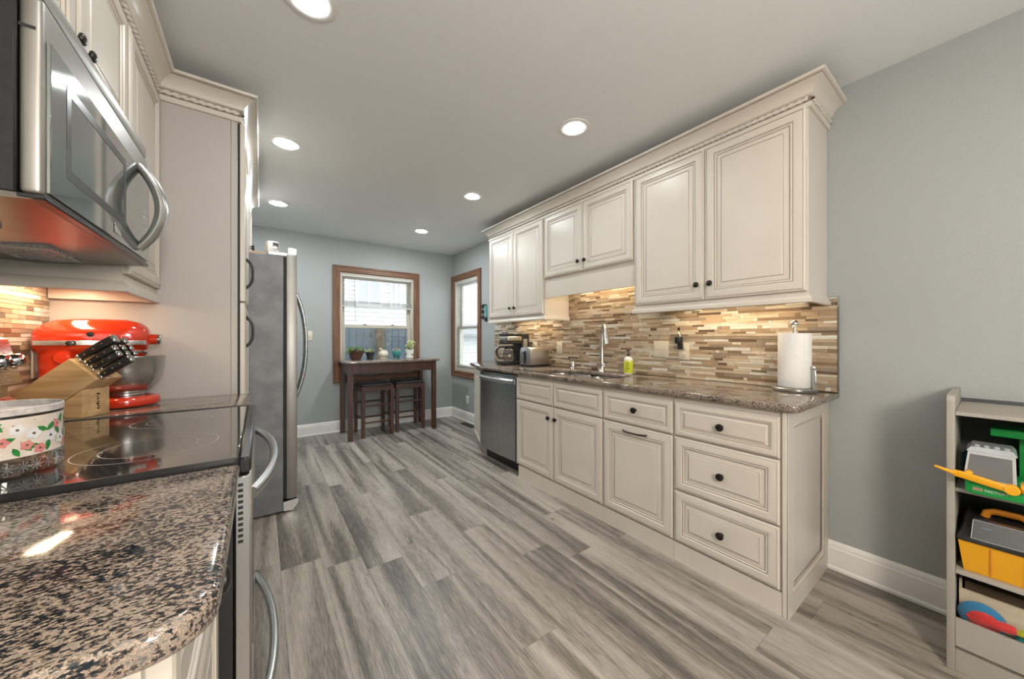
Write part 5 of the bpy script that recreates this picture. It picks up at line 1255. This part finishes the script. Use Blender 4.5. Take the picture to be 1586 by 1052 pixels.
b = MB(); b.box(SFX + 0.012, SFX + 0.022, YI0, YI1, 0.0, 0.0745); b.build('toe_board', MT['shelf'], t)
# toy digger playset on the upper shelf
t = root('toy_playset', 'toy playset with grey clear cab, yellow arms and green base', 'toy', (2.06, -0.05, 0.649))
b = MB(); b.prism([(1.955, 0.062), (1.948, 0.045), (1.948, -0.20), (2.16, -0.20), (2.16, 0.062)], 0.6495, 0.690, bev=0.006); gb = b.build('base', MT['toy_g'], t)
b = MB()
txt = bpy.data.curves.new('base_text', 'FONT'); txt.body = 'FACTORY'; txt.size = 0.0105; txt.extrude = 0.0003
to = bpy.data.objects.new('base_text', txt); C.objects.link(to); bpy.context.view_layer.update()
me = bpy.data.meshes.new_from_object(to.evaluated_get(bpy.context.evaluated_depsgraph_get())); bpy.data.objects.remove(to)
b.add([v.co.copy() for v in me.vertices], [tuple(p.vertices) for p in me.polygons], 0, frame((1.9474, 0.022, 0.664), (0, -1, 0), (-1, 0, 0))); b.build('lettering', MT['plastic_w'], gb, smooth=False)
b = MB(); M_ = frame((1.9474, 0.046, 0.663), (0, -1, 0), (-1, 0, 0)); b.box(0, 0.021, 0, 0.010, 0, 0.0006, 0, 0, M_); b.build('brown_patch', MT['card'], gb)
# cab
def frustum(b, lo, hi, z0, z1, mi=0):
    (a0, a1, c0, c1), (d0, d1, e0, e1) = lo, hi
    V = [(a0, c0, z0), (a1, c0, z0), (a1, c1, z0), (a0, c1, z0), (d0, e0, z1), (d1, e0, z1), (d1, e1, z1), (d0, e1, z1)]
    b.add(V, [(0, 3, 2, 1), (4, 5, 6, 7), (0, 1, 5, 4), (1, 2, 6, 5), (2, 3, 7, 6), (3, 0, 4, 7)], mi)
b = MB(); frustum(b, (1.966, 2.13, -0.040, 0.066), (1.984, 2.12, -0.038, 0.056), 0.692, 0.786); cbn = b.build('cab', MT['frost'], t)
b = MB(); frustum(b, (1.981, 2.124, -0.042, 0.060), (1.994, 2.115, -0.034, 0.050), 0.7862, 0.800); rf = b.build('cab_roof', MT['frost_l'] if 'frost_l' in MT else MT['frost'], t)
for i in range(4):
    b = MB(); b.lathe([(0.007, 0), (0.007, 0.006), (0.0045, 0.006), (0.0045, 0.002), (0, 0.002)], (2.012, 0.038 - i * 0.020, 0.8002), seg=14); b.build('stud', MT['frost'], rf)
MT['frame_g'] = mat('pale_grey_plastic', (0.42, 0.43, 0.44), 0.35, var=(8, (0.38, 0.39, 0.4), 1)); MT['cab_glass'] = mat('smoky_window_plastic', (0.13, 0.135, 0.14), 0.12, var=(8, (0.17, 0.165, 0.16), 1))
b = MB()
def P(u, v, o=0.0012): # on the sloping front of the cab, u from 0 (far) to 1 (near frame edge)
    y = (0.066 - 0.010 * v) * (1 - u) + (-0.040 + 0.002 * v) * u; return (1.966 + 0.018 * v - o, y, 0.692 + 0.094 * v)
for u0, u1, v0, v1 in ((0, 1, 0, 0.10), (0, 1, 0.90, 1), (0, 0.05, 0.10, 0.90), (0.93, 1, 0.10, 0.90)): b.add([P(u0, v0), P(u1, v0), P(u1, v1), P(u0, v1)], [(0, 1, 2, 3)])
b.build('window_frame', MT['frame_g'], cbn)
b = MB(); b.add([P(0.05, 0.10, 0.0006), P(0.93, 0.10, 0.0006), P(0.93, 0.90, 0.0006), P(0.05, 0.90, 0.0006)], [(0, 1, 2, 3)]); b.build('window', MT['cab_glass'], cbn)
# yellow arms
b = MB(); b.tube([(1.930, 0.127, 0.724), (1.931, 0.085, 0.712)], [0.004, 0.007], 8); b.prism([(0.086, 0.722), (0.070, 0.722), (-0.030, 0.703), (-0.040, 0.690), (-0.030, 0.680), (0.086, 0.703)], 1.926, 1.942, 'yz', bev=0.003)
b.lathe([(0.0, -0.012), (0.014, -0.012), (0.016, -0.010), (0.016, 0.010), (0, 0.010)], (1.934, -0.030, 0.692), (1, 0, 0), 18); b.box(1.926, 1.990, -0.060, -0.046, 0.684, 0.712, 0, 0.005); b.box(1.936, 1.97, 0.045, 0.062, 0.700, 0.724, 0, 0.004)
b.build('loader_arm', MT['toy_y'], t)
# green tray behind, blue bottle
b = MB(); b.prism([(2.135, 0.012), (2.135, -0.30), (2.27, -0.30), (2.27, -0.004)], 0.822, 0.850, bev=0.004)
b.prism([(2.215, -0.05), (2.215, -0.28), (2.265, -0.28), (2.265, -0.05)], 0.649, 0.8225)
tag(b.build('toy_garage', MT['toy_g'], origin=(2.18, -0.14, 0.649)), 'bright green toy garage behind the clear cab on the upper shelf', 'toy')
b = MB(); b.lathe([(0.0, 0), (0.014, 0), (0.014, 0.085), (0.008, 0.092), (0.008, 0.102), (0, 0.103)], (2.19, 0.062, 0.6485), seg=16)
tag(b.build('toy_bottle', MT['toy_b'], origin=(2.19, 0.062, 0.6485)), 'small blue bottle standing behind the clear toy cab', 'bottle')
# toolbox
t = root('toolbox', 'yellow toolbox with a black lid and orange handle, middle shelf', 'toolbox', (2.14, -0.12, 0.36))
b = MB(); frustum(b, (2.012, 2.27, -0.30, 0.066), (1.992, 2.29, -0.318, 0.078), 0.3602, 0.468); tb = b.build('tub', MT['toy_y'], t)
b = MB()
for y in (0.012, -0.055): b.add([(2.0085, y, 0.366), (2.0085, y - 0.004, 0.366), (1.9905, y - 0.004, 0.462), (1.9905, y, 0.462), (2.013, y, 0.366), (2.013, y - 0.004, 0.366), (1.996, y - 0.004, 0.462), (1.996, y, 0.462)], [(0, 1, 2, 3), (0, 3, 7, 4), (1, 5, 6, 2), (0, 4, 5, 1), (3, 2, 6, 7)])
b.build('rib', MT['orange'], tb)
b = MB(); b.box(1.984, 2.296, -0.324, 0.081, 0.4685, 0.484, 0, 0.004); frustum(b, (1.990, 2.29, -0.318, 0.077), (2.05, 2.24, -0.29, 0.060), 0.484, 0.530); ld_ = b.build('lid', MT['black'], t)
b = MB(); frustum(b, (1.990, 2.05, -0.075, 0.050), (2.020, 2.05, -0.070, 0.046), 0.4845, 0.540); b.build('clear_tray', MT['clear'], ld_)
b = MB(); q4 = [(1.9892, 0.050, 0.485), (1.9892, -0.075, 0.485), (2.0192, -0.070, 0.5405), (2.0192, 0.046, 0.5405), (1.9892, 0.050, 0.485)]
for i in range(4): b.tube([q4[i], q4[i + 1]], 0.0011, 5)
b.build('tray_edge', MT['frame_g'], ld_)
b = MB(); b.box(2.028, 2.045, 0.005, 0.030, 0.5085, 0.516, 0, 0.002); b.box(2.028, 2.044, -0.02, 0.000, 0.5085, 0.514, 0, 0.002); b.build('small_parts', MT['toy_b'], ld_)
b = MB(); b.tube([(2.12, 0.022, 0.531), (2.12, 0.018, 0.548), (2.12, 0.002, 0.556), (2.12, -0.050, 0.556), (2.12, -0.068, 0.548), (2.12, -0.072, 0.531)], 0.0095, 10, flat=1.4); b.build('handle', MT['orange'], t)
# box and plush toys at the bottom
t = root('cardboard_box', 'open pale box of dark odds and ends under the toolbox', 'box', (2.17, -0.12, 0.09))
b = MB(); b.box(2.062, 2.068, -0.33, 0.078, 0.0895, 0.268); b.box(2.32, 2.326, -0.33, 0.078, 0.0895, 0.300); b.box(2.068, 2.32, 0.072, 0.078, 0.0895, 0.300); b.box(2.068, 2.32, -0.33, -0.324, 0.0895, 0.300); b.box(2.068, 2.32, -0.324, 0.072, 0.0895, 0.095); b.build('box', MT['pale_wood'], t)
b = MB(); b.box(2.095, 2.312, -0.31, 0.066, 0.0955, 0.286); b.build('divider', MT['card_d'], t)
for i, (y, x) in enumerate(((0.02, 2.10), (-0.03, 2.13), (-0.08, 2.10))):
    b = MB(); b.tube([(x, y + 0.02, 0.296), (x + 0.01, y, 0.302), (x + 0.03, y - 0.02, 0.295)], 0.009, 8); tag(b.build('toy_part', MT['black'], origin=(x, y, 0.288)), ['black toy part on top of the pale box, nearest the shelf side', 'black toy part in the middle on top of the pale box', 'black toy part on top of the pale box, nearest the frame edge'][i], 'toy part')
Mp = Matrix.Translation(Vector((2.026, 0.028, 0.203))) @ Matrix.Rotation(R(-18), 4, 'Y')
t = root('plush_toy', 'round blue and red plush toy leaning in the bottom bin', 'toy', (2.03, 0.028, 0.12))
b = MB(); b.sphere((0, 0, 0), 0.062, 0, 0.34, 0.86, 1.0, 20, 12, Mp); b.build('blue_body', MT['toy_b'], t)
b = MB(); b.sphere((-0.011, -0.003, 0.002), 0.042, 0, 0.34, 0.92, 1.0, 18, 10, Mp); b.build('red_patch', MT['toy_r'], t)
b = MB(); b.tube([(2.014, 0.060, 0.204), (2.006, 0.020, 0.208), (2.000, -0.018, 0.214), (2.000, -0.040, 0.216)], [0.008, 0.013, 0.016, 0.012], 12); tag(b.build('plush_scarf', MT['toy_r'], origin=(2.0, 0.02, 0.17)), 'soft red plush strip draped over the bin front', 'toy')
t = root('plush_toy', 'teal and lime plush toy in the bottom bin by the frame edge', 'toy', (2.03, -0.075, 0.10))
b = MB(); b.sphere((2.033, -0.085, 0.172), 0.050, 0, 0.55, 1.0, 0.85); b.build('teal_body', MT['toy_t'], t)
b = MB(); b.tube([(2.008, -0.042, 0.208), (2.003, -0.058, 0.218), (2.003, -0.078, 0.216), (2.010, -0.10, 0.204)], [0.008, 0.014, 0.014, 0.008], 12); b.build('lime_stripe', MT['toy_l'], t)

# =================================================================== OUTSIDE THE WINDOWS
MT['siding'] = mat('white_vinyl_siding', (0.50, 0.50, 0.495), 0.6, var=(3, (0.46, 0.46, 0.455), 1)); MT['fence'] = wood_mat('weathered_blue_grey_boards', (0.24, 0.26, 0.275), (0.36, 0.38, 0.385), 2, 25, 0.8)
MT['snow'] = mat('pale_snowy_ground', (0.62, 0.66, 0.70), 0.9, var=(1.5, (0.5, 0.53, 0.56), 1)); MT['dark_pane'] = mat('dark_house_window', (0.26, 0.28, 0.30), 0.1, var=(4, (0.32, 0.34, 0.36), 1)); MT['roofing'] = mat('grey_shingles', (0.16, 0.16, 0.165), 0.9, var=(9, (0.22, 0.22, 0.22), 1))
b = MB(); b.box(-12, 22, YB + 0.2, 30, -0.45, -0.35); b.box(XR + 0.2, 22, -12, YB + 0.2, -0.45, -0.35); b.box(-12, XR + 0.2, -20, YF - 0.2, -0.45, -0.35); struct(b.build('ground', MT['snow']))
def house(label, x0, x1, y0, y1, z0, z1, roof, wins):
    t = root('house', label, 'house', ((x0 + x1) / 2, (y0 + y1) / 2, z0)); b = MB(); b.box(x0 + 0.02, x1 - 0.02, y0 + 0.03, y1, z0, z1)
    z = z0; h = 0.115
    while z < z1:
        b.add([(x0, y0 - 0.004, z), (x1, y0 - 0.004, z), (x1, y0 + 0.024, z + h), (x0, y0 + 0.024, z + h)], [(0, 1, 2, 3)])
        b.add([(x0, y0 - 0.004, z), (x0, y0 + 0.03, z), (x1, y0 + 0.03, z), (x1, y0 - 0.004, z)], [(0, 1, 2, 3)])
        b.add([(x0 - 0.004, y1, z), (x0 - 0.004, y0, z), (x0 + 0.024, y0, z + h), (x0 + 0.024, y1, z + h)], [(0, 1, 2, 3)]); z += h
    b.build('siding', MT['siding'], t, smooth=False)
    b = MB(); ym = (y0 + y1) / 2; b.prism([(y0 - 0.4, z1), (y1 + 0.4, z1), (y1 + 0.4, z1 + 0.06), (ym, z1 + roof), (y0 - 0.4, z1 + 0.06)], x0 - 0.3, x1 + 0.3, 'yz'); b.build('roof', MT['roofing'], t)
    for wx0, wx1, wz0, wz1 in wins:
        b = MB(); f = 0.07
        for a in ((wx0, wx1, wz0, wz0 + f), (wx0, wx1, wz1 - f, wz1), (wx0, wx0 + f, wz0 + f, wz1 - f), (wx1 - f, wx1, wz0 + f, wz1 - f), ((wx0 + wx1) / 2 - 0.03, (wx0 + wx1) / 2 + 0.03, wz0 + f, wz1 - f)): b.box(a[0], a[1], y0 - 0.05, y0 - 0.006, a[2], a[3])
        wf = b.build('window', MT['white'], t); b = MB(); b.box(wx0 + f, wx1 - f, y0 - 0.03, y0 - 0.008, wz0 + f, wz1 - f); b.build('pane', MT['dark_pane'], wf)
    return t
house('white sided house filling the view behind the bar table window', -4.0, 4.3, 10.0, 17.0, -0.4, 4.3, 1.6, [(2.05, 2.75, 2.05, 3.05), (2.95, 3.30, 2.05, 3.05)])
house('low white garage seen through the blinds of the right window', 4.9, 10.5, 9.4, 14.0, -0.4, 1.25, 0.5, [])
t = root('fence', 'blue-grey board fence seen through the lower back window', 'fence', (2.2, 7.2, -0.35)); b = MB()
for i in range(34): b.box(-1.2 + i * 0.135, -1.2 + i * 0.135 + 0.125, 7.19, 7.215, -0.35, 1.40 + 0.012 * (i % 3))
b.build('boards', MT['fence'], t)
b = MB(); b.box(-1.2, 3.38, 7.2155, 7.255, 1.20, 1.29); b.box(-1.2, 3.38, 7.2155, 7.255, 0.1, 0.19); b.build('rails', MT['fence'], t)
for x in (1.86, 3.24, -0.5):
    b = MB(); b.box(x, x + 0.14, 7.10, 7.185, -0.35, 1.36); b.build('post', MT['card'], t)
def tree(label, x, y, h, sd):
    rt = random.Random(sd); t = root('bare_tree', label, 'tree', (x, y, -0.35))
    b = MB(); b.tube([(x, y, -0.35), (x + 0.05, y, h * 0.35), (x - 0.05, y, h * 0.6)], [0.16, 0.12, 0.07], 10); b.build('trunk', MT['bark'], t); b = MB()
    for i in range(46):
        z = h * (0.28 + 0.3 * rt.random()); a = rt.random() * 2 * PI; L_ = h * rt.uniform(0.15, 0.34); p = Vector((x, y, z)); pts = [p]
        for j in range(4): a += rt.uniform(-0.5, 0.5); p = p + Vector((math.cos(a) * L_ / 5, math.sin(a) * L_ / 5, L_ / 4.5)); pts.append(p)
        b.tube(pts, [0.020, 0.014, 0.010, 0.006, 0.003], 5)
    b.build('branches', MT['bark'], t)
MT['bark'] = mat('grey_bark', (0.30, 0.29, 0.28), 0.9, var=(15, (0.38, 0.37, 0.36), 1))
tree('bare grey tree behind the garage, seen through the right window', 8.6, 17.5, 7.0, 2); tree('smaller bare grey tree left of the garage tree', 6.6, 19.5, 6.0, 4)
